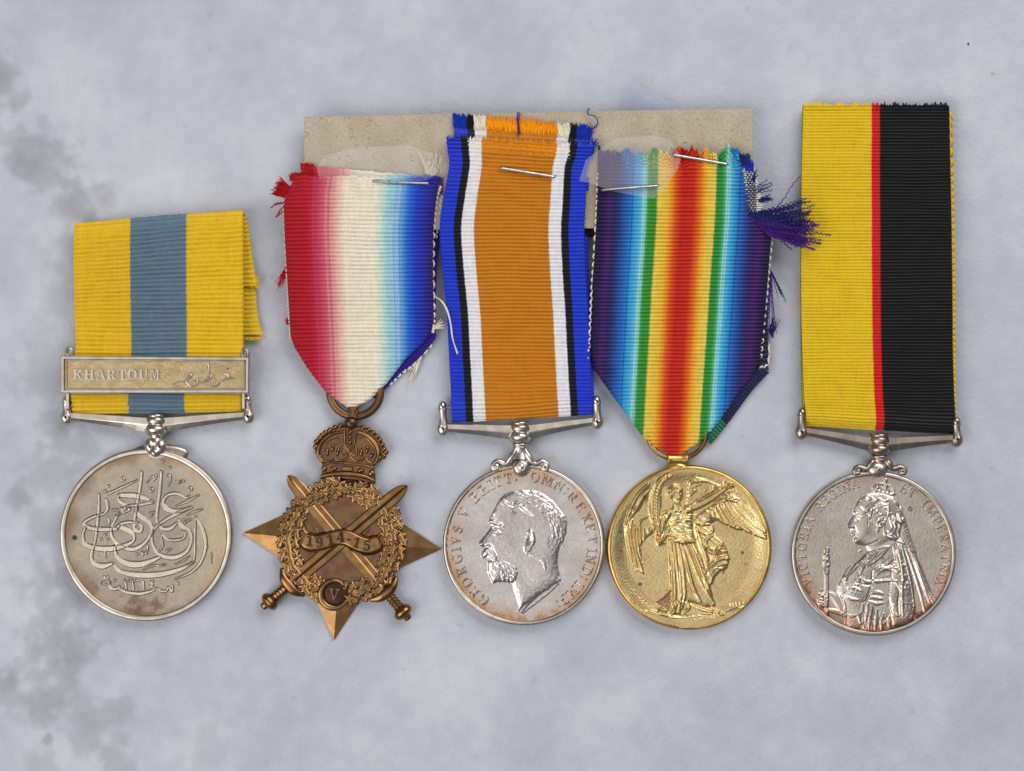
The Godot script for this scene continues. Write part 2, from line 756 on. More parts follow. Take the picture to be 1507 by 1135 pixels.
# ================================================================ the scene
func _ready() -> void:
	rng.seed = 4
	# ---- camera: straight down over the sheet
	var cam := Camera3D.new()
	cam.name = "camera"
	cam.position = Vector3(0, HCAM * S, 0)
	cam.rotation_degrees = Vector3(-90, 0, 0)
	cam.fov = rad_to_deg(2.0 * atan(567.5 / HCAM))
	cam.near = 0.02
	cam.far = 10.0
	add_child(cam)
	cam.current = true
	# ---- surrounding room light and exposure
	var env := Environment.new()
	env.background_mode = Environment.BG_COLOR
	env.background_color = Color(0.36, 0.37, 0.40)
	env.tonemap_mode = Environment.TONE_MAPPER_LINEAR
	env.tonemap_exposure = 1.29
	env.sdfgi_enabled = true
	env.ssao_enabled = true
	env.ssil_enabled = true
	var we := WorldEnvironment.new()
	we.name = "studio_air"
	we.environment = env
	add_child(we)
	# ---- a bright ceiling over the table and two soft boxes beside it
	soft_box("ceiling_bounce_light", Vector3(-0.12, 1.25, 0.10), Vector2(1.0, 0.9), 0.17, Color(1.0, 0.985, 0.96))
	soft_box("soft_box_light", Vector3(-0.54, 0.64, 0.32), Vector2(0.75, 0.6), 0.34, Color(1.0, 0.98, 0.96))
	soft_box("soft_box_light", Vector3(0.36, 0.62, -0.56), Vector2(0.8, 0.5), 0.42, Color(1.0, 0.98, 0.97))
	make_materials()
	make_tabletop()
	make_card()
	make_khartoum_medal()
	make_star_medal()
	make_profile_medal()
	make_winged_medal()
	make_sceptre_medal()
	make_staples_and_tape()


func soft_box(called: String, at: Vector3, size: Vector2, energy: float, tint: Color) -> void:
	var l := AreaLight3D.new()
	l.name = called
	l.area_size = size
	l.light_energy = energy
	l.light_color = tint
	l.area_range = 5.0
	l.shadow_enabled = true
	add_child(l, true)
	l.look_at_from_position(at, Vector3.ZERO, Vector3.UP if absf(at.y) < at.length() * 0.9 else Vector3.FORWARD)


func make_materials() -> void:
	var scr := scratch_normals(512, 420, 2.2, 11)
	M.scr = scr
	M.silver = metal(mottle(3, lin(212, 206, 196), lin(196, 186, 172), 0.02), 0.27, scr, 0.35, 90.0)
	M.silver_dark = metal(mottle(4, lin(184, 172, 160), lin(162, 148, 136), 0.02), 0.3, scr, 0.4, 90.0)
	M.silver_rim = metal(mottle(9, lin(204, 198, 190), lin(184, 173, 158), 0.02), 0.3, scr, 0.4, 70.0)
	M.bronze = metal(mottle(5, lin(152, 117, 76), lin(130, 98, 64), 0.03), 0.27, scr, 0.5, 70.0)
	M.bronze_dark = metal(mottle(6, lin(128, 98, 70), lin(108, 84, 66), 0.03), 0.44, scr, 0.5, 70.0)
	M.bronze_bright = metal(mottle(8, lin(156, 121, 80), lin(132, 100, 66), 0.04), 0.27, scr, 0.5, 70.0)
	M.bronze_tarnish = metal(mottle(12, lin(84, 62, 46), lin(70, 54, 44), 0.03), 0.45, scr, 0.4, 70.0)
	M.gilt = metal(mottle(7, lin(222, 190, 110), lin(190, 152, 84), 0.03), 0.3, scr, 0.4, 70.0)
	M.steel = metal(mottle(10, lin(216, 216, 220), lin(180, 180, 186), 0.05), 0.25, scr, 0.2, 90.0)
	M.white_thread = plain(lin(232, 226, 206), 0.8, 0.4)
	M.red_thread = plain(lin(170, 16, 30), 0.85, 0.2)
	M.blue_thread = plain(lin(22, 50, 170), 0.85, 0.2)
	M.navy_thread = plain(lin(30, 40, 100), 0.85, 0.2)
	M.purple_thread = plain(lin(74, 34, 128), 0.8, 0.2)
	M.orange_thread = plain(lin(245, 160, 14), 0.8, 0.2)
	M.yellow_thread = plain(lin(226, 190, 24), 0.8, 0.2)
	M.black_thread = plain(lin(22, 22, 26), 0.8, 0.2)
	M.cyan_thread = plain(lin(40, 130, 190), 0.8, 0.2)
	M.green_thread = plain(lin(60, 160, 90), 0.8, 0.2)


func make_tabletop() -> void:
	# vinyl backdrop printed as pale marble, with a fine leathery grain
	var size := 1024
	var half := 1600.0     # plan px from the middle to the edge of the sheet
	var big := noise(21, 0.006, 5)
	var mid := noise(22, 0.022, 4)
	var fine := noise(23, 0.09, 3)
	var blots := []
	for b in [[5, 115, 34, 0.9], [18, 150, 30, 0.8], [30, 190, 20, 0.5], [62, 180, 22, 0.4], [48, 235, 48, 0.85], [85, 258, 26, 0.8], [20, 205, 25, 0.4], [118, 312, 40, 0.95], [150, 300, 20, 0.5], [105, 370, 40, 0.4], [95, 440, 36, 0.35],
			[70, 560, 52, 0.45], [100, 640, 56, 0.75], [75, 690, 46, 0.6], [28, 735, 20, 0.8], [70, 770, 40, 0.5], [95, 850, 50, 0.75], [70, 900, 46, 0.6], [88, 955, 52, 0.95], [48, 985, 38, 0.7], [16, 996, 20, 0.9], [70, 1030, 44, 0.8],
			[125, 1052, 40, 0.6], [160, 1045, 30, 0.6], [108, 1090, 30, 0.5], [165, 1105, 34, 0.7], [70, 1085, 12, 1.0], [60, 1125, 30, 0.5], [180, 1128, 26, 0.6], [16, 1030, 20, 0.5], [230, 975, 18, 0.18], [300, 1090, 40, 0.2], [400, 1050, 60, 0.12]]:
		blots.append([Vector2(b[0], b[1]), float(b[2]), float(b[3])])
	var grey := PackedFloat32Array()
	grey.resize(size * size)
	var step := 2.0 * half / size
	for b in blots:
		var r: float = b[1] * 2.6
		var cx: float = (b[0].x - CX + half) / step
		var cy: float = (b[0].y - CZ + half) / step
		var k := int(r / step) + 1
		for y in range(maxi(int(cy) - k, 0), mini(int(cy) + k + 1, size)):
			for x in range(maxi(int(cx) - k, 0), mini(int(cx) + k + 1, size)):
				var d: float = Vector2(x - cx, y - cy).length() * step / b[1]
				d += mid.get_noise_2d(x * 1.7, y * 1.7) * 1.15 + fine.get_noise_2d(x, y) * 0.6
				grey[y * size + x] = maxf(grey[y * size + x], b[2] * 0.72 * smoothstep(1.35, 0.2, d))
	var r := RandomNumberGenerator.new()
	r.seed = 77
	for k in 1500:
		var c := Vector2i(r.randi() % size, r.randi() % size)
		var rad := r.randf_range(0.4, 1.9)
		var str := r.randf_range(0.06, 0.3)
		for y in range(c.y - 3, c.y + 4):
			for x in range(c.x - 3, c.x + 4):
				if x >= 0 and y >= 0 and x < size and y < size:
					var d := Vector2(x - c.x, y - c.y).length() / rad + fine.get_noise_2d(x * 3.0, y * 3.0)
					grey[y * size + x] = maxf(grey[y * size + x], str * smoothstep(1.2, 0.3, d))
	var im := Image.create(size, size, false, Image.FORMAT_RGB8)
	var base := lin(189, 193, 203)
	var pale := lin(203, 206, 214)
	var dull := lin(176, 180, 191)
	var dark := lin(126, 128, 134)
	for y in size:
		for x in size:
			var f := big.get_noise_2d(x * 1.6, y * 1.6) * 0.7 + mid.get_noise_2d(x, y) * 0.6 + fine.get_noise_2d(x, y) * 0.35
			var c := base.lerp(pale, clampf(f * 1.3, 0, 1)).lerp(dull, clampf(-f * 1.1, 0, 1))
			var g := grey[y * size + x]
			c = c.lerp(dark, g * clampf(0.85 + fine.get_noise_2d(x, y) * 0.4, 0, 1) * 0.8)
			im.set_pixel(x, y, c)
	var m := StandardMaterial3D.new()
	m.albedo_texture = tex_of(im)
	m.roughness = 0.55
	m.metallic_specular = 0.4
	m.normal_enabled = true
	var b := MB.new()
	var p := PackedVector3Array()
	var tx := PackedVector2Array()
	for z in 2:
		for x in 2:
			p.append(Vector3(CX + (x * 2 - 1) * half, 0, CZ + (z * 2 - 1) * half))
			tx.append(Vector2(x, z))
	b.grid(p, 2, 2, false, tx)
	K = 1.0
	var o := part(b, "tabletop", m, self)
	o.set_meta("kind", "structure")
	o.set_meta("label", "pale grey marbled vinyl backdrop with dark blotches down one side")
	m.normal_texture = tex_of(grain_sheet())
	m.normal_scale = 0.24


func grain_sheet() -> Image:
	# 2048 texels over the whole sheet, grain about 5 px across in plan
	var n := 2048
	var f := noise(31, 0.34, 2)
	var w := noise(33, 0.16, 2)
	var d := PackedByteArray()
	d.resize(n * n)
	var a := f.get_image(n, n)
	var c := w.get_image(n, n)
	a.convert(Image.FORMAT_L8)
	c.convert(Image.FORMAT_L8)
	var da := a.get_data()
	var dc := c.get_data()
	for i in n * n:
		d[i] = (da[i] + dc[i]) >> 1
	var im := Image.create_from_data(n, n, false, Image.FORMAT_L8, d)
	im.convert(Image.FORMAT_RGBA8)
	im.bump_map_to_normal_map(3.0)
	return im


func make_card() -> void:
	K = 1.0 - 30.0 / HCAM
	var t := thing("card_backing", "strip of buff cardboard behind the tops of three ribbons", "card", 778, 250)
	var size := 512
	var im := Image.create(size, size / 4, false, Image.FORMAT_RGB8)
	var a := noise(41, 0.03, 4)
	var f := noise(42, 0.4, 2)
	for y in size / 4:
		for x in size:
			var c := lin(188, 178, 158).lerp(lin(178, 166, 144), clampf(0.5 + a.get_noise_2d(x, y) * 1.0, 0, 1))
			var k := 1.0 + f.get_noise_2d(x, y) * 0.12
			im.set_pixel(x, y, Color(c.r * k, c.g * k, c.b * k))
	for i in 420:
		var x := rng.randi_range(2, size - 4)
		var y := rng.randi_range(2, size / 4 - 4)
		var c: Color = [lin(120, 92, 66), lin(226, 220, 205), lin(150, 120, 88), lin(96, 90, 84)][rng.randi() % 4]
		for j in rng.randi_range(1, 3):
			im.set_pixel(clampi(x + j, 0, size - 1), clampi(y + (j / 2 if i % 2 == 0 else 0), 0, size / 4 - 1), im.get_pixel(x, y).lerp(c, 0.38))
	var m := StandardMaterial3D.new()
	m.albedo_texture = tex_of(im)
	m.roughness = 0.9
	m.metallic_specular = 0.2
	var b := MB.new()
	b.prism(PackedVector2Array([Vector2(448, 172), Vector2(600, 169), Vector2(778, 166), Vector2(950, 162.5), Vector2(1107, 160), Vector2(1107.5, 250), Vector2(1107, 334), Vector2(778, 337), Vector2(450, 340), Vector2(447, 255)]), 26.0, 33.0, 0.6)
	for i in b.uv.size():
		b.uv[i] = Vector2((b.v[i].x - 440) / 680.0, (b.v[i].z - 150) / 200.0)
	part(b, "board", m, t)
	t.get_child(0).name = "board"
	K = 1.0 - 20.0 / HCAM
	var t2 := thing("support_block", "narrow black block propping up the card between the ribbons", "block", 760, 330)
	var b2 := MB.new()
	b2.prism(PackedVector2Array([Vector2(470, 300), Vector2(1090, 296), Vector2(1090, 346), Vector2(470, 350)]), 0.0, 25.6, 1.5)
	part(b2, "block_body", plain(lin(20, 20, 22), 0.7), t2)


# ---------------------------------------------------------------- shared pieces of the medals
func disc_body(t: Node3D, c: Vector2, R: float, inner: float, profile: Array, mat: Material) -> MeshInstance3D:
	var b := MB.new()
	b.lathe(Vector3(c.x, 0, c.y), Vector3.UP, profile, 128)
	return part(b, "rim", mat, t)


func std_rim(R: float, inner: float, field: float) -> Array:
	return [Vector2(R - 6, 0.2), Vector2(R - 1.5, 0.4), Vector2(R - 0.3, 1.6), Vector2(R, 4), Vector2(R, 9), Vector2(R, 15.5), Vector2(R - 0.5, 17.6), Vector2(R - 1.8, 19.0), Vector2(R - 3.2, 19.4), Vector2(inner + 1.6, 19.3), Vector2(inner + 0.3, 18.4), Vector2(inner - 0.6, field + 0.6), Vector2(inner - 3.0, field - 0.6)]


func suspender(t: Node3D, a: Vector2, a2: Vector2, c: Vector2, b: Vector2, b2: Vector2, mat: Material, dark: Material) -> Node3D:
	# straight swivelling bar: a and b are the end knobs, a2 and b2 the eyes above them that hold the pin
	var m := MB.new()
	var hh := 15.0
	for s in 2:
		var e := a if s == 0 else b
		var dirx := 1.0 if s == 0 else -1.0
		var from := e + Vector2(dirx * 5.0, -1.0)
		var to := c + Vector2(-dirx * 10.0, -4.0)
		var p := PackedVector3Array()
		var rows := 7
		var sec := [[-1.0, -6.0], [-1.0, 4.6], [-0.8, 5.6], [0.3, 6.0], [0.42, 5.6], [1.0, 1.8], [0.9, -5.0]]
		for i in rows:
			var f := float(i) / (rows - 1)
			var q := from.lerp(to, f)
			var up := lerpf(5.0, 5.6, f)
			var dn := lerpf(7.0, 17.0, f * f * 0.5 + f * 0.5)
			for k in sec:
				var dz: float = k[0] * (up if k[0] < 0.0 else dn)
				p.append(Vector3(q.x, hh + k[1], q.y + dz))
		# flat facets: emit quads
		for i in rows - 1:
			for k in sec.size() - 1:
				var q0 := p[i * sec.size() + k]
				var q1 := p[i * sec.size() + k + 1]
				var q2 := p[(i + 1) * sec.size() + k + 1]
				var q3 := p[(i + 1) * sec.size() + k]
				var mid := (q0 + q1 + q2 + q3) * 0.25
				var axis := from.lerp(to, (i + 0.5) / (rows - 1))
				m.quad(q0, q1, q2, q3, mid - Vector3(mid.x, hh, axis.y + 2.0))
	var bar := part(m, "suspension_bar", mat, t)
	for s in 2:
		var e := a if s == 0 else b
		var e2 := a2 if s == 0 else b2
		var k := MB.new()
		k.ball(Vector3(e.x, hh, e.y + 1), Vector3(9.8, 9.4, 12.0))
		k.tube([Vector3(e.x, hh + 1, e.y - 2), Vector3((e.x * 0.7 + e2.x * 0.3), hh + 2, (e.y + e2.y) * 0.5 - 1), Vector3(e2.x, hh + 2, e2.y)], [8.4, 6.0, 6.2], 12, 8)
		k.ball(Vector3(e2.x, hh + 2, e2.y - 3), Vector3(6.2, 7.0, 8.0))
		var outx := -1.0 if s == 0 else 1.0
		k.lathe(Vector3(e2.x + outx * 2.0, hh + 1, e2.y), Vector3(outx, 0, 0), [Vector2(4.2, 0), Vector2(4.4, 2.5), Vector2(3.4, 4.4), Vector2(0.1, 5.0)], 12)
		k.lathe(Vector3(e.x - outx * 4.0, hh, e.y + 1), Vector3(-outx, 0, 0), [Vector2(9.0, -2.4), Vector2(9.4, -1.2), Vector2(9.2, 0.6), Vector2(7.0, 1.4), Vector2(0.1, 1.6)], 16)
		part(k, "end_knob", mat, t)
	var pin := MB.new()
	pin.tube([Vector3(a2.x, hh - 4, a2.y), Vector3(b2.x, hh - 4, b2.y)], [2.4, 2.4], 10, 2)
	part(pin, "ribbon_pin", dark, t)
	# the swivel at the centre
	var w := MB.new()
	w.lathe(Vector3(c.x, hh, c.y), Vector3(0, 0, 1), [Vector2(0.1, -15.5), Vector2(10.3, -15), Vector2(12.8, -13.6), Vector2(13.0, -10.8), Vector2(11.2, -10.2), Vector2(13.9, -9.0), Vector2(14.8, -6.6), Vector2(14.8, -2.4), Vector2(13.9, -0.6), Vector2(11.9, 0.4), Vector2(13.5, 1.6), Vector2(16.2, 4.5), Vector2(17.1, 8.0), Vector2(16.2, 12.0), Vector2(13.0, 15.6), Vector2(10.9, 17.0)], 32)
	part(w, "swivel", mat, t)
	return t


func scrolls(t: Node3D, c: Vector2, claw: Vector2, span: float, mat: Material) -> void:
	# neck and the two curled arms that grip the disc
	var hh := 15.0
	var w := MB.new()
	w.lathe(Vector3(c.x, hh, c.y + 17), Vector3(0, 0, 1), [Vector2(9.4, -0.4), Vector2(11.6, 0.8), Vector2(12.4, 2.4), Vector2(11.4, 4.2), Vector2(10.2, 4.8), Vector2(11.4, 6.0), Vector2(11.0, 8.2), Vector2(9.6, 11.0), Vector2(10.6, 16.0), Vector2(13.0, 24.0)], 28, 0.85)
	part(w, "neck", mat, t)
	for s in [-1.0, 1.0]:
		var k := MB.new()
		var d := claw - c
		k.tube([Vector3(c.x + s * 7, hh + 5, c.y + 26), Vector3(c.x + s * 12, hh + 5, c.y + d.y * 0.66), Vector3(c.x + s * span * 0.52, hh + 4, c.y + d.y * 0.86), Vector3(c.x + s * span * 0.82, hh + 4, c.y + d.y * 0.80), Vector3(c.x + s * span, hh + 4, c.y + d.y * 0.9), Vector3(c.x + s * span * 0.96, hh + 5, c.y + d.y * 1.02), Vector3(c.x + s * span * 0.82, hh + 5, c.y + d.y * 0.99), Vector3(c.x + s * span * 0.86, hh + 6, c.y + d.y * 0.91)], [3.0, 5.5, 4.6, 4.2, 4.0, 3.4, 2.6, 1.6], 10, 40)
		k.ball(Vector3(c.x + s * span * 0.89, hh + 3, c.y + d.y * 0.94), Vector3(6.5, 4.5, 6.0))
		part(k, "scroll_arm", mat, t)


func selvage(t: Node, edge: Array, mat: Material, gap: float, r: float, lean: float, from := 0.0, to := 1.0, called := "edge_stitching") -> void:
	# pale weft loops showing along a woven edge
	var b := MB.new()
	var len := 0.0
	for i in edge.size() - 1:
		len += edge[i].distance_to(edge[i + 1])
	var k := int(len / gap)
	for i in k:
		var f := float(i) / k
		if f < from or f > to:
			continue
		var a: Vector3 = MB.cr(edge, f)
		var e: Vector3 = MB.cr(edge, f + 0.85 / k)
		var tg := (e - a)
		var side := Vector3(-tg.z, 0, tg.x).normalized() * lean
		b.tube([a - side * 0.4 + Vector3.DOWN, a + side * 0.7 + tg * 0.3 + Vector3.UP * 1.0, a + side + tg * 0.65 + Vector3.UP * 0.8, e - side * 0.3 + Vector3.DOWN * 0.8], [r * 0.6, r, r, r * 0.6], 5, 5)
	part(b, called, mat, t, true)


func edge_clip(L: Array, R: Array, zx: Array) -> Callable:
	# where a fold line, given as plan z and x, cuts a ribbon: as a share of its width
	return func(tt: float) -> float:
		var l: Vector3 = MB.cr(L, tt)
		var r: Vector3 = MB.cr(R, tt)
		var z := (l.z + r.z) * 0.5
		var x: float = zx[0].y
		for i in zx.size() - 1:
			if z >= zx[i].x:
				x = lerpf(zx[i].y, zx[i + 1].y, clampf((z - zx[i].x) / (zx[i + 1].x - zx[i].x), 0, 1))
		return clampf((x - l.x) / (r.x - l.x), 0.0, 1.0)


func tuft(t: Node, called: String, mat: Material, root: Vector3, width: Vector3, dir: Vector3, count: int, len0: float, len1: float, r: float, wig: float, spread: float, seed_: int) -> void:
	var b := MB.new()
	var g := RandomNumberGenerator.new()
	g.seed = seed_
	for i in count:
		var o := root + width * g.randf_range(-0.5, 0.5) + Vector3(0, g.randf_range(-1.2, 1.6), 0)
		var d := dir.normalized().rotated(Vector3.UP, g.randf_range(-spread, spread))
		var ln := g.randf_range(len0, len1)
		var sag := Vector3(g.randf_range(-1, 1), g.randf_range(-1.5, 1.5), g.randf_range(-1, 1)) * ln * 0.06
		thread(b, [o - d * 2.0, o + d * ln * 0.5 + sag, o + d * ln + sag * 2.2], r, wig, 6.0, g.randi() % 100)
	part(b, called, mat, t, true)


# ---------------------------------------------------------------- medal with raised script and clasp
func make_khartoum_medal() -> void:
	K = 1.0 - 20.0 / HCAM
	var t := thing("campaign_medal", "silver medal with raised calligraphy and a KHARTOUM clasp on a yellow-blue ribbon", "medal", 214.5, 660, "campaign medals laid in a row")
	var c := Vector2(214.5, 787.5)
	var R := 127.5
	var inner := 119.0
	var field := 16.2
	var tone := disc_tone(51, lin(172, 160, 140), lin(150, 142, 138), lin(132, 98, 68), 0.78, 0.7, 0.75, func(cc: Color, p: Vector2, n1: float, n2: float) -> Color:
		var g := exp(-(p.x * p.x * 2.2 + (p.y - 0.05) * (p.y - 0.05) * 2.6)) * 0.55
		cc = cc.lerp(lin(146, 136, 132), g)
		cc = cc.lerp(lin(196, 180, 146), smoothstep(0.15, 0.9, p.x) * 0.55 * clampf(0.7 + n1 * 2.0, 0, 1))
		cc = cc.lerp(lin(90, 58, 44), smoothstep(0.62, 0.9, p.y + n2 * 0.4) * 0.4 * clampf(0.3 + n1 * 3.0, 0, 1))
		return cc.lerp(lin(66, 70, 80), smoothstep(0.035, 0.022, p.distance_to(Vector2(-0.83, 0.03)))))
	var face := metal(tone, 0.31, M.scr, 0.3)
	disc_body(t, c, R, inner, std_rim(R, inner, field) , M.silver_rim)
	var r := Relief.new(350, inner, c)
	# dished field
	for y in r.n:
		for x in r.n:
			var d := Vector2(x - (r.n - 1) * 0.5, y - (r.n - 1) * 0.5).length() * r.cs / inner
			r.h[y * r.n + x] = 1.4 * pow(d, 6.0)
	var st := [
		["293,345 290,450 272,600 250,690 262,738 310,758 372,742", [1.4, 2.0, 1.8, 2.0, 2.6, 3.6, 1.6]],
		["335,375 342,420 322,455 260,475 215,500 210,522 250,540 320,546 392,543", [1.8, 2.0, 1.6, 1.8, 2.0, 2.2, 2.6, 2.8, 2.2]],
		["215,535 200,580 215,632 290,656 372,656 440,640 490,612 492,575 455,548 405,528", [1.4, 1.8, 2.6, 3.4, 3.4, 2.8, 1.8, 2.2, 3.4, 2.6]],
		["405,530 425,512 470,505 520,508", [1.6, 1.8, 1.8, 1.4]],
		["600,385 545,362 480,350 410,350", [1.4, 3.2, 3.4, 2.6]],
		["600,388 540,402 470,410 440,418", [2.4, 1.8, 1.6, 1.2]],
		["406,352 408,380 440,402 466,425 462,438 415,455 385,470", [1.6, 1.8, 2.4, 2.0, 1.4, 1.2, 0.8]],
		["470,412 415,448 375,510 362,560 380,610 430,650 500,658 560,620 596,560 590,515 545,478 515,452 512,420", [1.4, 1.4, 1.6, 1.8, 2.0, 2.2, 2.8, 2.2, 2.0, 2.4, 3.0, 2.4, 1.2]],
		["540,215 530,300 508,420 495,520 505,552 530,556 540,530 520,515 497,520", [1.6, 2.0, 1.9, 2.0, 2.2, 2.4, 1.8, 1.6, 1.4]],
		["653,213 642,330 625,480 642,520", [1.7, 2.1, 1.9, 1.5]],
		["815,350 790,362 745,340 690,348 662,390 690,430 745,440 828,418", [0.8, 1.4, 2.0, 1.8, 2.2, 3.2, 2.6, 1.4]],
		["828,420 745,455 670,495 612,545 598,610 635,685 720,708 795,675 826,610 815,555 770,525 752,492", [1.4, 2.2, 1.8, 1.6, 1.8, 2.2, 3.0, 2.4, 1.8, 2.0, 2.8, 1.8]],
		["640,520 660,542 705,540 745,505", [1.4, 2.2, 2.6, 1.2]],
		["735,413 800,385 868,348", [0.8, 1.4, 1.0]],
		["800,466 840,445 888,430", [0.8, 1.2, 0.9]],
		["848,465 846,600 840,718 800,752", [1.0, 1.4, 1.4, 0.9]],
		["848,465 892,550 908,640 880,735 820,795 735,832", [1.0, 2.4, 2.2, 1.8, 1.6, 0.9]],
		["385,640 395,700 455,742 540,746 640,708", [1.6, 2.2, 3.6, 3.8, 1.8]],
		["378,745 415,788 510,808 640,806 760,776 840,735", [1.6, 2.6, 3.6, 3.6, 2.6, 1.4]],
		["655,572 690,605 735,608 778,598 790,570 770,556", [1.0, 1.8, 1.8, 1.6, 1.4, 0.9]],
		["650,578 660,640 636,675", [1.0, 1.2, 0.9]],
		["345,478 352,500 340,522", [1.2, 1.5, 0.8]],
		["342,342 430,302 515,262", [1.4, 1.5, 0.8]],
		["570,275 596,245 606,242 608,262 624,240 624,228", [0.8, 1.1, 1.0, 1.2, 1.1, 0.8]],
		["686,240 702,232 704,262 692,296", [0.9, 1.4, 1.3, 0.7]],
		["738,272 752,280 765,268 786,268", [1.1, 1.0, 1.3, 0.9]],
		["545,782 590,760 622,752 640,758 680,748", [0.8, 1.0, 1.1, 1.1, 0.9]],
		["730,748 775,728 815,700", [0.8, 1.1, 0.8]],
		["310,855 345,835 342,812", [1.2, 1.2, 0.8]],
		["322,815 345,850 365,885 395,888 412,872", [0.9, 1.6, 2.0, 1.8, 1.0]],
		["310,858 340,862 362,850", [1.0, 1.0, 0.8]],
		["412,888 455,908 530,916 600,900 625,885 650,900 680,902 695,880 715,905 718,870", [1.2, 1.9, 2.1, 1.6, 1.1, 1.5, 1.5, 1.1, 1.4, 1.0]],
		["442,838 452,890", [1.4, 1.0]], ["445,840 460,846 468,836", [1.0, 1.0, 0.8]],
		["486,838 494,892", [1.4, 1.0]], ["488,840 502,846 512,838 522,846", [1.0, 1.0, 1.0, 0.8]],
		["548,845 552,892", [1.4, 1.0]],
		["606,842 590,852 604,862 590,876 608,882", [1.0, 1.3, 1.2, 1.3, 0.9]],
		["940,680 942,740", [0.7, 0.6]], ["915,625 918,650", [0.6, 0.6]], ["745,850 752,862", [0.9, 0.7]],
		["575,640 572,665 562,672", [1.2, 1.1, 0.8]], ["326,682 332,708", [1.3, 0.8]],
	]
	for s in st:
		var wide := []
		for q in s[1]:
			wide.append(q * 1.22)
		r.stroke(pts(s[0], 70, 640, 3.913), wide, 1.7, 1, 1.8)
	for d in pts("327,326 346,298 326,578 302,604 340,606 372,438 392,436 420,428 585,455 605,452 590,468 510,690 540,680 542,694 562,686 700,665 684,672 778,492 800,500 788,508 815,492 668,752 760,275 380,842 700,190 660,155", 70, 640, 3.913):
		r.stroke([d, d + Vector2(1.6, -1.2)], [1.7, 1.5], 2.2, 1, 1.8)
	for d in pts("433,256 597,319 820,313", 70, 640, 3.913):
		var ring := []
		for i in 9:
			ring.append(d + Vector2(cos(i * TAU / 8), sin(i * TAU / 8)) * 2.6)
		r.stroke(ring, [1.2, 1.2], 1.8, 1, 1.4)
	r.rough(noise(52, 0.25, 2), 0.04)
	part(r.mesh([0], field, R), "field", face, t)
	var worn := disc_tone(58, lin(206, 196, 180), lin(186, 176, 164), lin(186, 160, 130), 0.8, 0.5, 0.6, func(cc: Color, p: Vector2, n1: float, n2: float) -> Color: return cc)
	part(r.mesh([1], field, R), "calligraphy", metal(worn, 0.3, M.scr, 0.4), t)
	# claw and lug
	var lug := MB.new()
	lug.ball(Vector3(233, 12, 668), Vector3(44, 6, 15))
	part(lug, "lug", M.silver_dark, t)
	var w := MB.new()
	w.lathe(Vector3(229, 15, 640), Vector3(0, 0, 1), [Vector2(9.5, -2), Vector2(10.8, 0), Vector2(10.4, 2), Vector2(9.2, 4), Vector2(10.0, 7), Vector2(12.5, 11), Vector2(11, 16)], 24)
	part(w, "neck", M.silver, t)
	var q := MB.new()
	q.ball(Vector3(221.5, 20, 657), Vector3(9.5, 9, 12), 0.25)
	q.ball(Vector3(236, 20, 657), Vector3(9.5, 9, 12), -0.25)
	q.ball(Vector3(228.5, 21.5, 666), Vector3(7.5, 7.5, 7.0))
	part(q, "claw", M.silver, t)
	suspender(t, Vector2(97, 613), Vector2(97.5, 592), Vector2(229, 624), Vector2(365, 612), Vector2(364, 591), M.silver, M.silver_dark)
	# ribbon, folded over at the top
	var cl := cloth(stripes(61, [[0.0, lin(228, 190, 28)], [0.333, lin(226, 186, 30)], [0.335, lin(98, 122, 140)], [0.665, lin(100, 124, 142)], [0.667, lin(228, 190, 28)], [1.0, lin(228, 190, 30)]], 0.07))
	var tail := ribbon(v3("200,345,3 200,380,4 205,430,4 210,470,4 212,498,4"), v3("364,330,7 368,372,8 374,418,8 377,462,8 385,492,9"), 6.4, 2.6, 60, 63, null, null, {"wave": 1.6})
	part(tail, "ribbon_tail", cl, t)
	var tail2 := ribbon(v3("220,335,11 220,370,11 222,400,11 224,428,11"), v3("361,318,14 366,350,14 371,385,13 377,420,13"), 6.4, 2.6, 50, 64, null, null, {"wave": 1.2})
	part(tail2, "ribbon_tail", cl, t)
	var rb := ribbon(v3("113,372,7 112,346,8 110.5,333,17 111,340,27 110.5,372,29 111,420,29 112,467,28 113,517,27 109,560,26 106,588,22 106,607,12"), v3("366,352,7 361,326,8 358,313,17 358.5,321,27 359,352,29 359,410,29 359,467,28 358.5,517,27 357,560,26 355,588,22 354.5,603,12"), 6.5, 4.8, 110, 62, null, null, {"bow": 1.2})
	part(rb, "ribbon", cl, t)
	var fz := MB.new()
	var g := RandomNumberGenerator.new()
	g.seed = 9
	for i in 90:
		var o := Vector3(g.randf_range(358, 384), 8 + g.randf_range(-1, 2), 496 - (0.0 if i % 2 == 0 else 0.0))
		thread(fz, [o, o + Vector3(g.randf_range(-1, 2), 0.4, g.randf_range(2, 5))], 0.55)
	for i in 50:
		var o := Vector3(g.randf_range(368, 378), 13 + g.randf_range(-1, 2), g.randf_range(406, 424))
		thread(fz, [o, o + Vector3(g.randf_range(1, 4), 0.4, g.randf_range(-2, 3))], 0.6)
	part(fz, "frayed_end", M.yellow_thread, t, true)
	# clasp
	var k := MB.new()
	var o := [Vector2(93, 524), Vector2(369, 525.5), Vector2(368.5, 579), Vector2(93, 579)]
	var i1 := [Vector2(99, 530), Vector2(363, 531.5), Vector2(362.5, 573), Vector2(99, 573)]
	var y0 := 29.0
	var y1 := 40.0
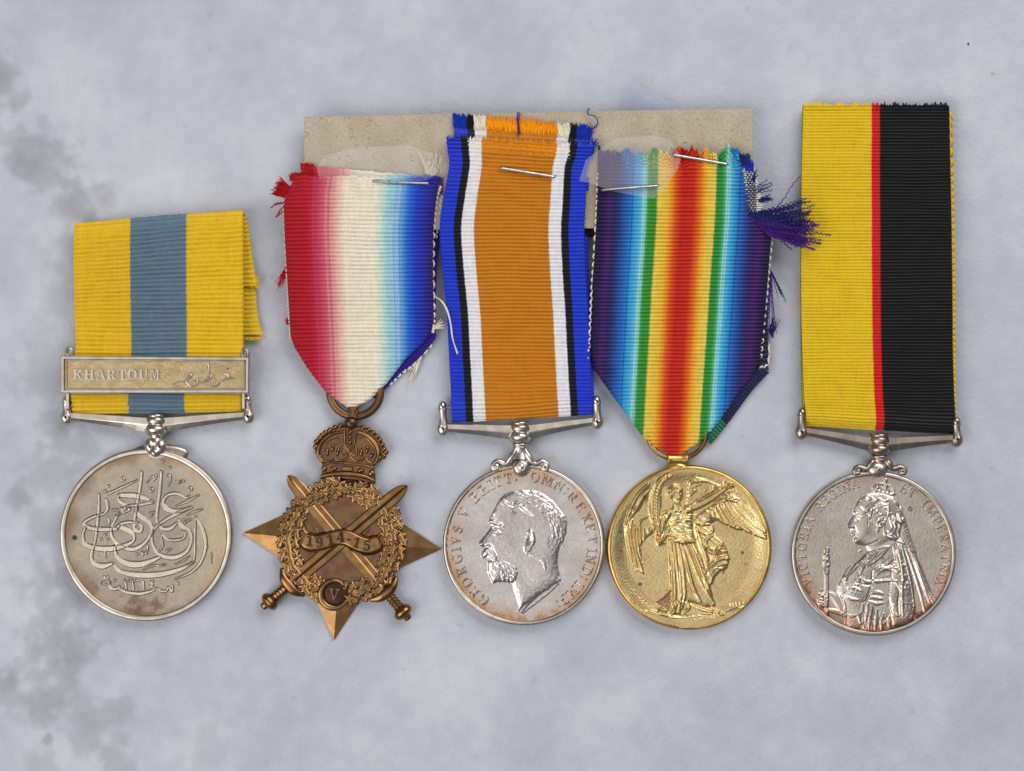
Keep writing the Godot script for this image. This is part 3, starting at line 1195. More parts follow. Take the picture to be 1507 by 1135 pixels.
	for i in 4:
		var j := (i + 1) % 4
		var out := Vector3(((o[i] + o[j]) * 0.5 - Vector2(231, 551)).x, 0, ((o[i] + o[j]) * 0.5 - Vector2(231, 551)).y).normalized()
		var oi := o[i] as Vector2
		var oj := o[j] as Vector2
		var ce := Vector2(231, 551)
		var pi_: Vector2 = oi + (i1[i] - oi) * 0.22
		var pj: Vector2 = oj + (i1[j] - oj) * 0.22
		k.quad(Vector3(oi.x, y0, oi.y), Vector3(oj.x, y0, oj.y), Vector3(oj.x, y1 - 1.4, oj.y), Vector3(oi.x, y1 - 1.4, oi.y), out)
		k.quad(Vector3(oi.x, y1 - 1.4, oi.y), Vector3(oj.x, y1 - 1.4, oj.y), Vector3(pj.x, y1, pj.y), Vector3(pi_.x, y1, pi_.y), out + Vector3.UP)
		var ri: Vector2 = oi + (i1[i] - oi) * 0.75
		var rj: Vector2 = oj + (i1[j] - oj) * 0.75
		k.quad(Vector3(pi_.x, y1, pi_.y), Vector3(pj.x, y1, pj.y), Vector3(rj.x, y1, rj.y), Vector3(ri.x, y1, ri.y), Vector3.UP)
		k.quad(Vector3(ri.x, y1, ri.y), Vector3(rj.x, y1, rj.y), Vector3(i1[j].x, y1 - 2.4, i1[j].y), Vector3(i1[i].x, y1 - 2.4, i1[i].y), Vector3.UP - out)
		# inner bead line
		var si: Vector2 = i1[i] + (ce - i1[i]).normalized() * 2.5
		var sj: Vector2 = i1[j] + (ce - i1[j]).normalized() * 2.5
		k.tube([Vector3(si.x, y1 - 2.2, si.y), Vector3(sj.x, y1 - 2.2, sj.y)], [0.9, 0.9], 6, 2)
	var bar := part(k, "clasp", M.silver_rim, t)
	var fl := MB.new()
	var fp := PackedVector3Array()
	var ft := PackedVector2Array()
	var nz := noise(71, 0.45, 2)
	for z in 60:
		for x in 300:
			var px := 98.0 + x * 265.0 / 299.0
			var pz := 529.5 + z * 44.0 / 59.0
			fp.append(Vector3(px, y1 - 3.2 + nz.get_noise_2d(px * 1.6, pz * 1.6) * 0.5, pz))
			ft.append(Vector2(x / 299.0, z / 59.0 * 0.2))
	fl.grid(fp, 60, 300, false, ft)
	part(fl, "clasp_field", metal(mottle(72, lin(186, 170, 132), lin(172, 152, 112), 0.05, 256), 0.4, M.scr, 0.9), bar)
	var font := SystemFont.new()
	font.font_names = PackedStringArray(["Droid Serif"])
	font.font_weight = 700
	M.font = font
	var le := MB.new()
	var xs := [113, 130, 146.5, 162, 178, 193, 209, 226]
	for i in 8:
		le.glyph("KHARTOUM"[i], font, 14.0, 4.0, Vector3(xs[i] + 5.0, y1 - 2.6, 551.5), Vector3.RIGHT, Vector3.FORWARD, 0.98 if i < 7 else 0.72)
	part(le, "clasp_lettering", M.silver, bar)
	var ar := MB.new()
	for s in [["890,342 930,325 985,318 1010,285 1025,262 1035,280 1022,292 1000,300 1000,330 1030,358 1070,352 1090,330", 1.1], ["1055,318 1075,305 1085,318 1070,325 1062,320", 1.0], ["1080,328 1120,328 1160,312 1185,290 1178,275 1160,290 1130,320", 1.1], ["1160,315 1172,240 1160,185 1150,215", 1.1], ["1180,365 1215,360 1245,335 1240,305", 1.1], ["1235,320 1270,318 1300,300 1370,292", 1.2], ["1270,262 1295,262 1320,285 1300,300", 1.0], ["1305,222 1312,225", 1.6]]:
		var pp := []
		for q2 in pts(s[0], 85, 500, 5.197):
			pp.append(Vector3(q2.x, y1 - 2.0, q2.y))
		ar.tube(pp, [s[1] * 0.7, s[1], s[1] * 1.2, s[1] * 0.7], 8, pp.size() * 5)
	part(ar, "clasp_script", M.silver, bar)
	for ex in [Vector2(104, 518), Vector2(362, 520)]:
		var ear := MB.new()
		var ring := []
		for i in 13:
			ring.append(Vector3(ex.x + cos(i * TAU / 12) * 4.5, 30, ex.y + 1.0 + sin(i * TAU / 12) * 6.5))
		ear.tube(ring, [2.3, 2.3], 8, 36, 1.0, false)
		part(ear, "clasp_ear", M.silver_dark, bar)
	for ex in [101.0, 359.0]:
		var leg := MB.new()
		leg.prism(PackedVector2Array([Vector2(ex - 2.4, 578), Vector2(ex + 2.4, 578), Vector2(ex + 2.4, 602), Vector2(ex - 2.4, 602)]), 20, 29.5, 1.0)
		part(leg, "clasp_side", M.silver, bar)


# ---------------------------------------------------------------- bronze star
func st(x: float, y: float) -> Vector2:
	return Vector2(350 + x / 2.987, 580 + y / 2.987)


func make_star_medal() -> void:
	K = 1.0 - 18.0 / HCAM
	var t := thing("bronze_star", "bronze star with crown and crossed swords on faded red, white and blue ribbon", "medal", 502, 700, "campaign medals laid in a row")
	var ce := Vector2(502.3, 797.6)
	var ax := deg_to_rad(4.7)
	var b := MB.new()
	# four points with a ridge down each; outline sags a little between tip and waist
	var tipr := 147.0
	var waist := 74.0
	for i in 4:
		var a0 := ax + i * PI / 2.0
		var tip := ce + Vector2(cos(a0), sin(a0)) * (tipr if i != 3 else 118.0)
		for s in [-1.0, 1.0]:
			var w := ce + Vector2(cos(a0 + s * PI / 4), sin(a0 + s * PI / 4)) * waist
			var steps := 1
			for k in steps:
				var f0 := float(k) / steps
				var f1 := float(k + 1) / steps
				var rdg := func(f: float) -> Vector3:
					var q := ce.lerp(tip, f)
					return Vector3(q.x, lerpf(17.0, 11.5, f) if f < 1.0 else 6.0, q.y)
				var edg := func(f: float) -> Vector3:
					var q := w.lerp(tip, f)
					return Vector3(q.x, 3.0, q.y)
				b.quad(rdg.call(f0), edg.call(f0), edg.call(f1), rdg.call(f1), Vector3.UP)
				var e0: Vector3 = edg.call(f0)
				var e1: Vector3 = edg.call(f1)
				var out := Vector3(e0.x - ce.x, 0, e0.z - ce.y)
				b.quad(e0, e1, Vector3(e1.x, 0.5, e1.z), Vector3(e0.x, 0.5, e0.z), out)
	part(b, "star_body", M.bronze, t)
	# disc inside the wreath
	var d := MB.new()
	d.lathe(Vector3(ce.x, 0, ce.y), Vector3.UP, [Vector2(88, 3), Vector2(89.5, 8), Vector2(88, 14), Vector2(80, 17.8), Vector2(70, 18.6), Vector2(64.5, 17.2), Vector2(30, 17.1), Vector2(0.1, 17.1)], 96)
	part(d, "centre_disc", M.bronze_dark, t)
	# swords
	for s in [[st(218, 358), st(735, 972)], [st(745, 402), st(125, 925)]]:
		var sw := Node3D.new()
		sw.name = "sword"
		t.add_child(sw, true)
		var p0: Vector2 = s[0]
		var p1: Vector2 = s[1]
		var len := p0.distance_to(p1)
		var dir := (p1 - p0) / len
		var nr := Vector2(-dir.y, dir.x)
		var lift := 1.4 if s[0].x < 500 else 2.6
		var bl := MB.new()
		var blade_len := len * 0.80
		var n := 26
		var at := func(f: float, side: float, h: float) -> Vector3:
			var l := blade_len * f
			var wd := 10.6 * pow(1.0 - pow(1.0 - clampf(l / 28.0, 0, 1), 2.0), 0.6)
			var q := p0 + dir * l + nr * side * wd
			return Vector3(q.x, h + lift, q.y)
		for k in n:
			var f0 := pow(float(k) / n, 2.4)
			var f1 := pow(float(k + 1) / n, 2.4)
			for e in [-1.0, 1.0]:
				bl.quad(at.call(f0, e, 13.0), at.call(f1, e, 13.0), at.call(f1, e, 17.2), at.call(f0, e, 17.2), Vector3(nr.x, 0, nr.y) * e)
				bl.quad(at.call(f0, e, 17.2), at.call(f1, e, 17.2), at.call(f1, e * 0.84, 18.2), at.call(f0, e * 0.84, 18.2), Vector3(nr.x * e, 1, nr.y * e))
				bl.quad(at.call(f0, e * 0.84, 18.2), at.call(f1, e * 0.84, 18.2), at.call(f1, e * 0.2, 18.6), at.call(f0, e * 0.2, 18.6), Vector3.UP)
				bl.quad(at.call(f0, e * 0.2, 18.6), at.call(f1, e * 0.2, 18.6), at.call(f1, 0.0, 19.8), at.call(f0, 0.0, 19.8), Vector3.UP)
		part(bl, "blade", M.bronze, sw)
		var hi := MB.new()
		var ga := p0 + dir * (len * 0.815)
		var gv := Vector3(dir.x, 0, dir.y)
		# half-moon guard
		var gp := PackedVector2Array()
		for k in 17:
			var f := -1.0 + k / 8.0
			gp.append(ga + nr * f * 25.0 - dir * 4.0)
		for k in range(16, -1, -1):
			var f := -1.0 + k / 8.0
			gp.append(ga + nr * f * 25.0 + dir * (1.0 + 14.0 * sqrt(maxf(0, 1.0 - f * f))))
		var gcore := MB.new()
		gcore.tube([Vector3(ga.x - nr.x * 25, 14, ga.y - nr.y * 25), Vector3(ga.x - nr.x * 12 + dir.x * 6, 16, ga.y - nr.y * 12 + dir.y * 6), Vector3(ga.x + dir.x * 7, 16, ga.y + dir.y * 7), Vector3(ga.x + nr.x * 12 + dir.x * 6, 16, ga.y + nr.y * 12 + dir.y * 6), Vector3(ga.x + nr.x * 25, 14, ga.y + nr.y * 25)], [3.0, 7.0, 8.4, 7.0, 3.0], 14, 24, 0.7)
		part(gcore, "guard", M.bronze, sw)
		var prof := [Vector2(7.5, 0)]
		for k in 5:
			prof.append_array([Vector2(6.4, k * 5.2 + 0.6), Vector2(8.4, k * 5.2 + 2.0), Vector2(8.6, k * 5.2 + 3.4), Vector2(6.4, k * 5.2 + 4.8)])
		var gs := ga + dir * 10.0
		hi.lathe(Vector3(gs.x, 13, gs.y), gv, prof, 18, 0.8)
		part(hi, "grip", M.bronze, sw)
		var po := MB.new()
		var ps := gs + dir * 25.0
		po.lathe(Vector3(ps.x, 13, ps.y), gv, [Vector2(5, 0), Vector2(9, 1.5), Vector2(13.5, 6.0), Vector2(14.3, 8.5), Vector2(14.0, 10.0), Vector2(14.6, 11.0), Vector2(12, 15), Vector2(7, 17.5), Vector2(5.4, 18.2), Vector2(6.0, 20.5), Vector2(4.8, 23.5), Vector2(0.1, 24.5)], 22, 0.8)
		part(po, "pommel", M.bronze, sw)
	make_wreath(t, ce)
	make_scroll(t)
	make_cypher(t)
	make_crown(t)
	# ring the ribbon passes through
	var rg := MB.new()
	var ring := []
	for i in 33:
		ring.append(Vector3(522.5 + cos(i * TAU / 32) * 37.0, 13.0 + sin(i * TAU / 32) * 2.0, 577 + sin(i * TAU / 32) * 36.0))
	rg.tube(ring, [6.0, 6.0], 14, 96, 0.9, false)
	part(rg, "ribbon_ring", M.bronze_dark, t)
	# ribbon
	var stops := [[0.0, lin(172, 14, 30)], [0.14, lin(186, 20, 40)], [0.2, lin(196, 52, 84)], [0.27, lin(214, 110, 128)], [0.34, lin(232, 186, 176)], [0.40, lin(240, 230, 210)], [0.60, lin(240, 234, 214)], [0.645, lin(214, 230, 216)], [0.69, lin(166, 214, 218)], [0.74, lin(160, 204, 226)], [0.785, lin(110, 168, 222)], [0.83, lin(34, 112, 210)], [0.88, lin(34, 66, 196)], [0.95, lin(44, 40, 160)], [1.0, lin(36, 26, 116)]]
	var cl := cloth(stripes(81, stops, 0.07, [[0.19, lin(214, 120, 150), 0.003, 0.35], [0.275, lin(240, 210, 210), 0.003, 0.35], [0.295, lin(176, 60, 84), 0.003, 0.4], [0.31, lin(240, 214, 210), 0.003, 0.3], [0.735, lin(90, 130, 190), 0.004, 0.3], [0.76, lin(226, 236, 240), 0.003, 0.35], [0.775, lin(80, 110, 190), 0.003, 0.3]]))
	var L := v3("424,262,40 421,292,43 421,340,37.5 424,400,30 427,460,23 430,520,18 432,560,16 434,600,12")
	var R := v3("648,262,40 643,292,43 638,340,37.5 637,400,30 638,460,23 638,520,18 638,560,16 638,600,12")
	var c0 := edge_clip(L, R, [Vector2(262, 436), Vector2(290, 424), Vector2(306, 418), Vector2(490, 427), Vector2(510, 433), Vector2(540, 451), Vector2(580, 481), Vector2(600, 512)])
	var c1 := edge_clip(L, R, [Vector2(262, 650), Vector2(470, 640), Vector2(490, 635), Vector2(507, 621), Vector2(529, 596), Vector2(564, 569), Vector2(590, 543), Vector2(600, 522)])
	part(ribbon(L, R, 5.9, 4.8, 130, 82, c0, c1, {"curl0": 3.0, "curl1": 5.0, "bow": 1.4, "ragged": 2.0}), "ribbon", cl, t)
	# what shows of the layer behind
	part(ribbon(v3("446,245,37 447,256,37 448,275,37"), v3("652,263,37 652,272,37 652,288,37"), 5.9, 0.8, 90, 83, null, null, {"ragged": 1.0}), "ribbon_end", cl, t)
	part(ribbon(v3("440,300,26 440,360,19 440,430,13 440,500,9"), v3("652,290,30 645,350,22 641,430,14 640,500,9"), 5.9, 1.2, 60, 84), "ribbon_underlayer", cl, t)
	part(ribbon(v3("634,482,12 614,504,10 592,529,9 564,563,8 546,584,8"), v3("642,492,12 630,512,10 608,535,9 573,566,8 551,587,8"), 5.2, 2.6, 20, 85), "ribbon_fold", plain_cloth(lin(46, 34, 128)), t)
	selvage(t, v3("420,308,35 423,400,27 426,460,22 428,500,18"), M.white_thread, 5.9, 1.3, 1.0)
	selvage(t, v3("648,276,40 641,300,38 638,340,34 637,400,27 638,466,22 636,490,20"), M.white_thread, 9.6, 1.6, -2.0)
	selvage(t, v3("650,288,34 645,320,30 641,352,25"), M.white_thread, 8.0, 1.5, -2.0)
	selvage(t, v3("635,506,9 612,532,9 590,549,9 572,566,8"), M.white_thread, 9.0, 1.7, -1.5)
	# frays
	tuft(t, "frayed_tuft", M.red_thread, Vector3(424, 38, 284), Vector3(10, 0, -16), Vector3(-1, 0, -0.45), 120, 10, 20, 0.55, 0.0, 0.35, 5)
	tuft(t, "frayed_tuft", M.red_thread, Vector3(446, 40, 264), Vector3(34, 0, -5), Vector3(-0.1, 0, -1), 110, 5, 9, 0.6, 0.0, 0.2, 6)
	tuft(t, "frayed_tuft", M.red_thread, Vector3(454, 36, 250), Vector3(20, 0, 0), Vector3(0, 0, -1), 80, 4, 8, 0.6, 0.0, 0.12, 61)
	for q in ["424,300,36 414,301,34 406,303,32 400,307,30", "424,303,35 416,308,33 411,315,32 407,321,30", "423,306,35 418,312,34 413,316,33 409,320,32", "422,300,36 412,300,35 405,302,34"]:
		var bb := MB.new()
		thread(bb, v3(q), 0.9, 0.8, 4.0, q.length())
		part(bb, "frayed_thread", M.red_thread, t)
	tuft(t, "frayed_tuft", M.red_thread, Vector3(423, 26, 398), Vector3(3, 0, 10), Vector3(-0.55, 0, 1), 26, 16, 30, 0.6, 0.5, 0.12, 7)
	tuft(t, "frayed_tuft", M.red_thread, Vector3(426, 21, 473), Vector3(2, 0, 10), Vector3(-1, 0, 0.1), 24, 3, 7, 0.5, 0.0, 0.6, 8)
	tuft(t, "frayed_tuft", M.white_thread, Vector3(618, 7, 523), Vector3(6, 0, 2), Vector3(-0.35, 0, 1), 14, 24, 46, 0.6, 0.0, 0.14, 9)
	tuft(t, "frayed_tuft", M.white_thread, Vector3(608, 6, 538), Vector3(4, 0, 2), Vector3(-1, 0, 0.55), 8, 18, 28, 0.6, 0.0, 0.08, 10)
	tuft(t, "frayed_tuft", M.white_thread, Vector3(640, 20, 482), Vector3(3, 0, 4), Vector3(1, 0, -0.4), 16, 8, 16, 0.5, 0.0, 0.4, 11)
	for q in ["638,436,24 648,442,27 657,456,30 663,476,31 666,498,29 674,520,26", "638,436,23 650,443,27 659,457,30 664,478,31 667,500,29 673,521,27"]:
		var bb := MB.new()
		thread(bb, v3(q), 0.8)
		part(bb, "loose_thread", M.white_thread, t)
	tuft(t, "frayed_tuft", M.white_thread, Vector3(634, 37, 258), Vector3(16, 0, 6), Vector3(0.05, 0, -1), 34, 14, 38, 0.45, 0.6, 0.5, 12)


func plain_cloth(c: Color) -> StandardMaterial3D:
	return plain(c, 0.75, 0.3)


func make_wreath(t: Node3D, ce: Vector2) -> void:
	var w := Node3D.new()
	w.name = "wreath"
	t.add_child(w, true)
	# four leaf shapes, lobed like oak, with a groove down the middle
	var leaves := []
	for v in 4:
		var b := MB.new()
		var rows := 15
		var cols := 9
		var p := PackedVector3Array()
		var len := 29.0 + v * 2.0
		for r in rows:
			var f := float(r) / (rows - 1)
			var wd := (7.0 + 0.4 * v) * pow(sin(PI * clampf(f * 0.94 + 0.03, 0, 1)), 0.7) * (1.0 + 0.34 * sin(f * TAU * 3.5 + v))
			for c in cols:
				var g := (c - (cols - 1) * 0.5) / ((cols - 1) * 0.5)
				var h := 2.7 * sqrt(maxf(0.0, 1.0 - g * g)) * (0.5 + 0.5 * sin(PI * f)) + 0.9 * absf(sin(f * TAU * 3.5 + v)) * absf(g)
				h -= 1.0 * exp(-g * g * 22.0)
				p.append(Vector3(g * wd, h, (f - 0.5) * len))
		b.grid(p, rows, cols)
		var sv := PackedVector3Array()
		for q in b.v:
			sv.append(q * S)
		var arr := []
		arr.resize(Mesh.ARRAY_MAX)
		arr[Mesh.ARRAY_VERTEX] = sv
		arr[Mesh.ARRAY_NORMAL] = b.n
		arr[Mesh.ARRAY_TEX_UV] = b.uv
		arr[Mesh.ARRAY_INDEX] = b.ix
		var am := ArrayMesh.new()
		am.add_surface_from_arrays(Mesh.PRIMITIVE_TRIANGLES, arr)
		leaves.append(am)
	var acorn := MB.new()
	acorn.ball(Vector3.ZERO, Vector3(3.1, 2.8, 3.1), 0, 8, 10)
	for i in acorn.v.size():
		acorn.v[i] *= S
	var aa := []
	aa.resize(Mesh.ARRAY_MAX)
	aa[Mesh.ARRAY_VERTEX] = acorn.v
	aa[Mesh.ARRAY_NORMAL] = acorn.n
	aa[Mesh.ARRAY_TEX_UV] = acorn.uv
	aa[Mesh.ARRAY_INDEX] = acorn.ix
	var am2 := ArrayMesh.new()
	am2.add_surface_from_arrays(Mesh.PRIMITIVE_TRIANGLES, aa)
	var g := RandomNumberGenerator.new()
	g.seed = 3
	var base := Vector3((ce.x - CX) * K * S, 0, (ce.y - CZ) * K * S) - t.position
	var place := func(mesh: Mesh, called: String, rad: float, ang: float, turn: float, h: float, tilt: float, mat: Material) -> void:
		var o := MeshInstance3D.new()
		o.mesh = mesh
		o.material_override = mat
		o.name = called
		w.add_child(o, true)
		o.position = base + Vector3(cos(ang) * rad, h, sin(ang) * rad) * S
		o.basis = Basis(Vector3.UP, turn) * Basis(Vector3.RIGHT, tilt)
	for side in [-1.0, 1.0]:
		for i in 12:
			# from the cypher at the bottom round to the crown
			var f := (i + 0.5) / 12.0
			var ang: float = PI / 2 + 0.1 + side * (0.22 + f * (PI - 0.3))
			for lane in 3:
				var rad: float = [69.5, 77.5, 86.0][lane] + g.randf_range(-1, 1)
				var a2: float = ang + side * [0.0, 0.09, 0.02][lane] + g.randf_range(-0.02, 0.02)
				# leaf runs along the circle, splayed out from it
				var tang := -a2 + (PI if side > 0.0 else 0.0)
				var splay: float = side * [0.45, 0.0, -0.45][lane] + g.randf_range(-0.15, 0.15)
				place.call(leaves[g.randi() % 4], "oak_leaf", rad, a2, tang + splay, [17.0, 18.8, 16.2][lane], g.randf_range(-0.1, 0.06), M.bronze_bright if g.randf() < 0.45 else M.bronze)
			for k in 2:
				var rad := g.randf_range(66, 90)
				place.call(am2, "acorn", rad, ang + side * g.randf_range(0.02, 0.16), 0.0, 20.5 - absf(rad - 77) * 0.14, 0.0, M.bronze_bright)


func make_scroll(t: Node3D) -> void:
	var b := MB.new()
	var line := [st(292, 640), st(330, 655), st(380, 648), st(430, 632), st(478, 632), st(530, 655), st(575, 668), st(622, 652)]
	var p := PackedVector3Array()
	var rows := 40
	var cols := 9
	for r in rows:
		var f := float(r) / (rows - 1)
		var q: Vector2 = MB.cr(line, f)
		var tg: Vector2 = (MB.cr(line, f + 0.01) - MB.cr(line, f - 0.01)).normalized()
		var nr := Vector2(tg.y, -tg.x)
		if nr.y > 0:
			nr = -nr
		var half := 14.2 if f > 0.05 and f < 0.95 else 12.6
		for c in cols:
			var g := -1.0 + 2.0 * c / (cols - 1)
			var lip := 1.3 if absf(g) > 0.8 and absf(g) < 0.97 else 0.0
			var h := 24.0 + lip - (7.0 if absf(g) > 0.97 else 0.0) + sin(f * TAU * 1.5 + 0.6) * 1.0
			var o := q + nr * half * (-g)
			p.append(Vector3(o.x, h, o.y))
	# rows run right, columns run down the scroll: turn the order so that it faces up
	var pp := PackedVector3Array()
	for r in rows:
		for c in cols:
			pp.append(p[r * cols + (cols - 1 - c)])
	b.grid(pp, rows, cols)
	var e := MB.new()
	for s in [[-1.0, "288,585 300,608 325,618 352,612 350,598 335,588 328,600"], [1.0, "625,618 610,632 585,638 560,630 568,608 585,602 590,616"]]:
		var q := []
		for v in pts(s[1], 350, 580, 2.987):
			q.append(Vector3(v.x, 17.5, v.y))
		e.tube(q, [2.6, 3.0, 2.2, 1.6, 1.4, 1.3, 0.9], 8, 36)
	var sc := part(b, "scroll", M.bronze_bright, t)
	part(e, "scroll_curl", M.bronze, sc)
	var le := MB.new()
	var txt := "1914-15"
	var at := [st(318, 642), st(360, 650), st(408, 638), st(452, 628), st(487, 640), st(524, 652), st(570, 664)]
	var lean := [0.1, -0.1, -0.2, -0.05, 0.2, 0.25, 0.1]
	var font := SystemFont.new()
	font.font_names = PackedStringArray(["Droid Serif"])
	for i in 7:
		var rt := Vector3(cos(lean[i]), 0, sin(lean[i]))
		le.glyph(txt[i], M.font, 15.5, 3.6, Vector3(at[i].x, 26.4, at[i].y), rt, Vector3(rt.z, 0, -rt.x), 0.95)
	part(le, "scroll_date", M.bronze_tarnish, sc)


func make_cypher(t: Node3D) -> void:
	var b := MB.new()
	var c := st(424, 880)
	var d := MB.new()
	d.lathe(Vector3(c.x, 0, c.y), Vector3.UP, [Vector2(21, 8), Vector2(21.5, 16), Vector2(20, 19.5), Vector2(0.1, 19.6)], 40)
	var base := part(d, "cypher", M.bronze_tarnish, t)
	var arc := []
	for i in 15:
		var a := deg_to_rad(-42.0 - i * 20.6)
		arc.append(Vector3(c.x + cos(a) * 20.0, 21.0, c.y + sin(a) * 20.0))
	b.tube(arc, [1.8, 3.2, 4.6, 5.2, 5.0, 4.6, 3.4], 10, 60, 0.8)
	b.tube([Vector3(c.x + 14, 22, c.y - 19), Vector3(c.x + 18, 22, c.y - 13), Vector3(c.x + 20.5, 22, c.y - 6)], [1.2, 3.4, 0.9], 8, 10)
	# serif star at the end of the letter
	var star := PackedVector2Array()
	var sc := c + Vector2(22, 6)
	for i in 10:
		var a := -PI / 2 + 0.2 + i * TAU / 10
		star.append(sc + Vector2(cos(a), sin(a)) * (10.5 if i % 2 == 0 else 4.4))
	b.prism(star, 16, 23.5, 1.0)
	part(b, "cypher_letter", M.bronze_bright, base)
	var le := MB.new()
	var font := SystemFont.new()
	font.font_names = PackedStringArray(["Droid Serif"])
	le.glyph("V", font, 16.5, 4.0, Vector3(c.x, 20.6, c.y), Vector3(1, 0, 0.08).normalized(), Vector3(0.08, 0, -1).normalized())
	part(le, "cypher_numeral", M.bronze_bright, base)


func cw(x: float, y: float) -> Vector2:
	return Vector2(440 + x / 8.106, 580 + y / 8.106)


func make_crown(t: Node3D) -> void:
	var b := MB.new()
	var outline := PackedVector2Array()
	for q in pts("275,840 215,745 195,670 210,600 250,520 320,440 410,395 520,385 620,380 720,385 830,415 920,480 980,560 1015,640 1020,720 985,790 900,850 890,890 905,960 910,1040 905,1075 700,1040 500,1020 250,1015 255,980 275,920", 440, 580, 8.106):
		outline.append(q)
	b.prism(outline, 5, 15, 2.0)
	var plate := part(b, "crown", M.bronze_dark, t)
	var a := MB.new()
	var rim := func(s: String, h: float, r0: Array, k: int) -> void:
		var q := []
		for v in pts(s, 440, 580, 8.106):
			q.append(Vector3(v.x, h, v.y))
		a.tube(q, r0, 9, k)
	rim.call("285,810 230,730 235,640 280,560 350,500 440,462 545,450", 15.5, [2.6, 3.2, 3.2, 3.2, 3.0, 2.6, 2.2], 30)
	rim.call("685,452 780,480 860,535 920,610 950,690 935,770 900,830", 15.5, [2.2, 2.6, 3.0, 3.2, 3.2, 3.2, 2.6], 30)
	rim.call("310,620 360,560 430,530 500,520 525,540", 14.5, [1.0, 1.4, 1.4, 1.2, 0.8], 20)
	rim.call("705,540 760,520 820,545 870,600 905,650", 14.5, [0.8, 1.2, 1.4, 1.4, 1.0], 20)
	rim.call("540,430 548,540 545,610 600,690", 17.0, [1.6, 1.7, 1.5, 1.2], 16)
	rim.call("700,430 668,540 655,600 595,690", 17.0, [1.6, 1.7, 1.5, 1.2], 16)
	rim.call("545,612 600,612 655,606", 17.0, [1.2, 1.3, 1.2], 8)
	rim.call("275,795 340,810 400,790 425,760 450,790 520,795 570,760 595,700 620,760 680,800 750,790 795,755 820,800 880,825 940,800", 16.5, [1.2, 1.5, 1.4, 1.2, 1.4, 1.5, 1.4, 1.0, 1.4, 1.5, 1.4, 1.2, 1.4, 1.5, 1.2], 60)
	rim.call("275,835 440,822 600,832 760,852 895,880", 16.5, [1.4, 1.7, 1.7, 1.7, 1.4], 20)
	rim.call("252,995 330,965 480,952 620,958 780,985 905,1040", 16.5, [2.0, 3.6, 4.0, 4.0, 3.6, 2.0], 26)
	rim.call("590,700 640,650 680,640 680,740 600,700", 16.0, [1.0, 1.2, 1.2, 1.2, 1.0], 20)
	rim.call("590,700 545,650 510,640 505,730 585,700", 16.0, [1.0, 1.2, 1.2, 1.2, 1.0], 20)
	part(a, "crown_arches", M.bronze, plate)
	var f := MB.new()
	for q in [[335, 690, -0.15], [400, 640, 0.0], [462, 690, 0.15], [740, 700, -0.05], [812, 665, 0.15], [870, 720, 0.35], [940, 760, 0.6], [985, 740, 0.9]]:
		var c := cw(q[0], q[1])
		f.ball(Vector3(c.x, 15, c.y), Vector3(2.8, 3.6, 6.4), -q[2])
	part(f, "crown_leaves", M.bronze_bright, plate)
	var d := MB.new()
	for s in [pts("195,630 215,690 245,745 205,570 240,530 270,495 312,462 365,432 425,402 490,385", 440, 580, 8.106), pts("760,405 825,432 880,465 930,505 960,550 990,605 1010,660 1035,695 1010,745", 440, 580, 8.106)]:
		for c in s:
			d.ball(Vector3(c.x, 13, c.y), Vector3(4.3, 4.4, 4.3))
	part(d, "crown_beads", M.bronze, plate)
	var j := MB.new()
	for q in [[295, 895, 4.5, 4.5], [412, 890, 5.2, 3.6], [735, 915, 5.2, 3.6], [865, 945, 5.0, 5.0]]:
		var c := cw(q[0], q[1])
		j.ball(Vector3(c.x, 15.5, c.y), Vector3(q[2], 3.8, q[3]), -0.1)
	var c0 := cw(575, 893)
	j.prism(PackedVector2Array([c0 + Vector2(-8, -3.6), c0 + Vector2(8, -2.8), c0 + Vector2(8, 3.6), c0 + Vector2(-8, 2.8)]), 14, 19, 1.2)
	for y in [455.0, 515.0, 577.0]:
		var c := cw(612 - (y - 455) * 0.05, y)
		j.ball(Vector3(c.x, 16.5, c.y), Vector3(3.2, 3.4, 3.2))
	part(j, "crown_jewels", M.bronze_bright, plate)
	var o := MB.new()
	var oc := cw(622, 345)
	o.ball(Vector3(oc.x, 16, oc.y), Vector3(10.0, 9.5, 9.5))
	o.tube([Vector3(oc.x - 9, 22, oc.y - 2), Vector3(oc.x, 26.2, oc.y - 0.5), Vector3(oc.x + 9, 22, oc.y - 2)], [1.2, 1.2, 1.2], 8, 10)
	var kc := cw(648, 215)
	o.prism(PackedVector2Array([kc + Vector2(-7.5, -8), kc + Vector2(7.5, -8), kc + Vector2(3.2, 0), kc + Vector2(8, 8), kc + Vector2(-8, 8), kc + Vector2(-3.2, 0)]), 12, 24, 2.0)
	o.prism(PackedVector2Array([kc + Vector2(-7, -6), kc + Vector2(7, -6), kc + Vector2(7.6, 6), kc + Vector2(-7.6, 6)]), 10, 21, 1.6)
	part(o, "crown_orb", M.bronze_dark, plate)


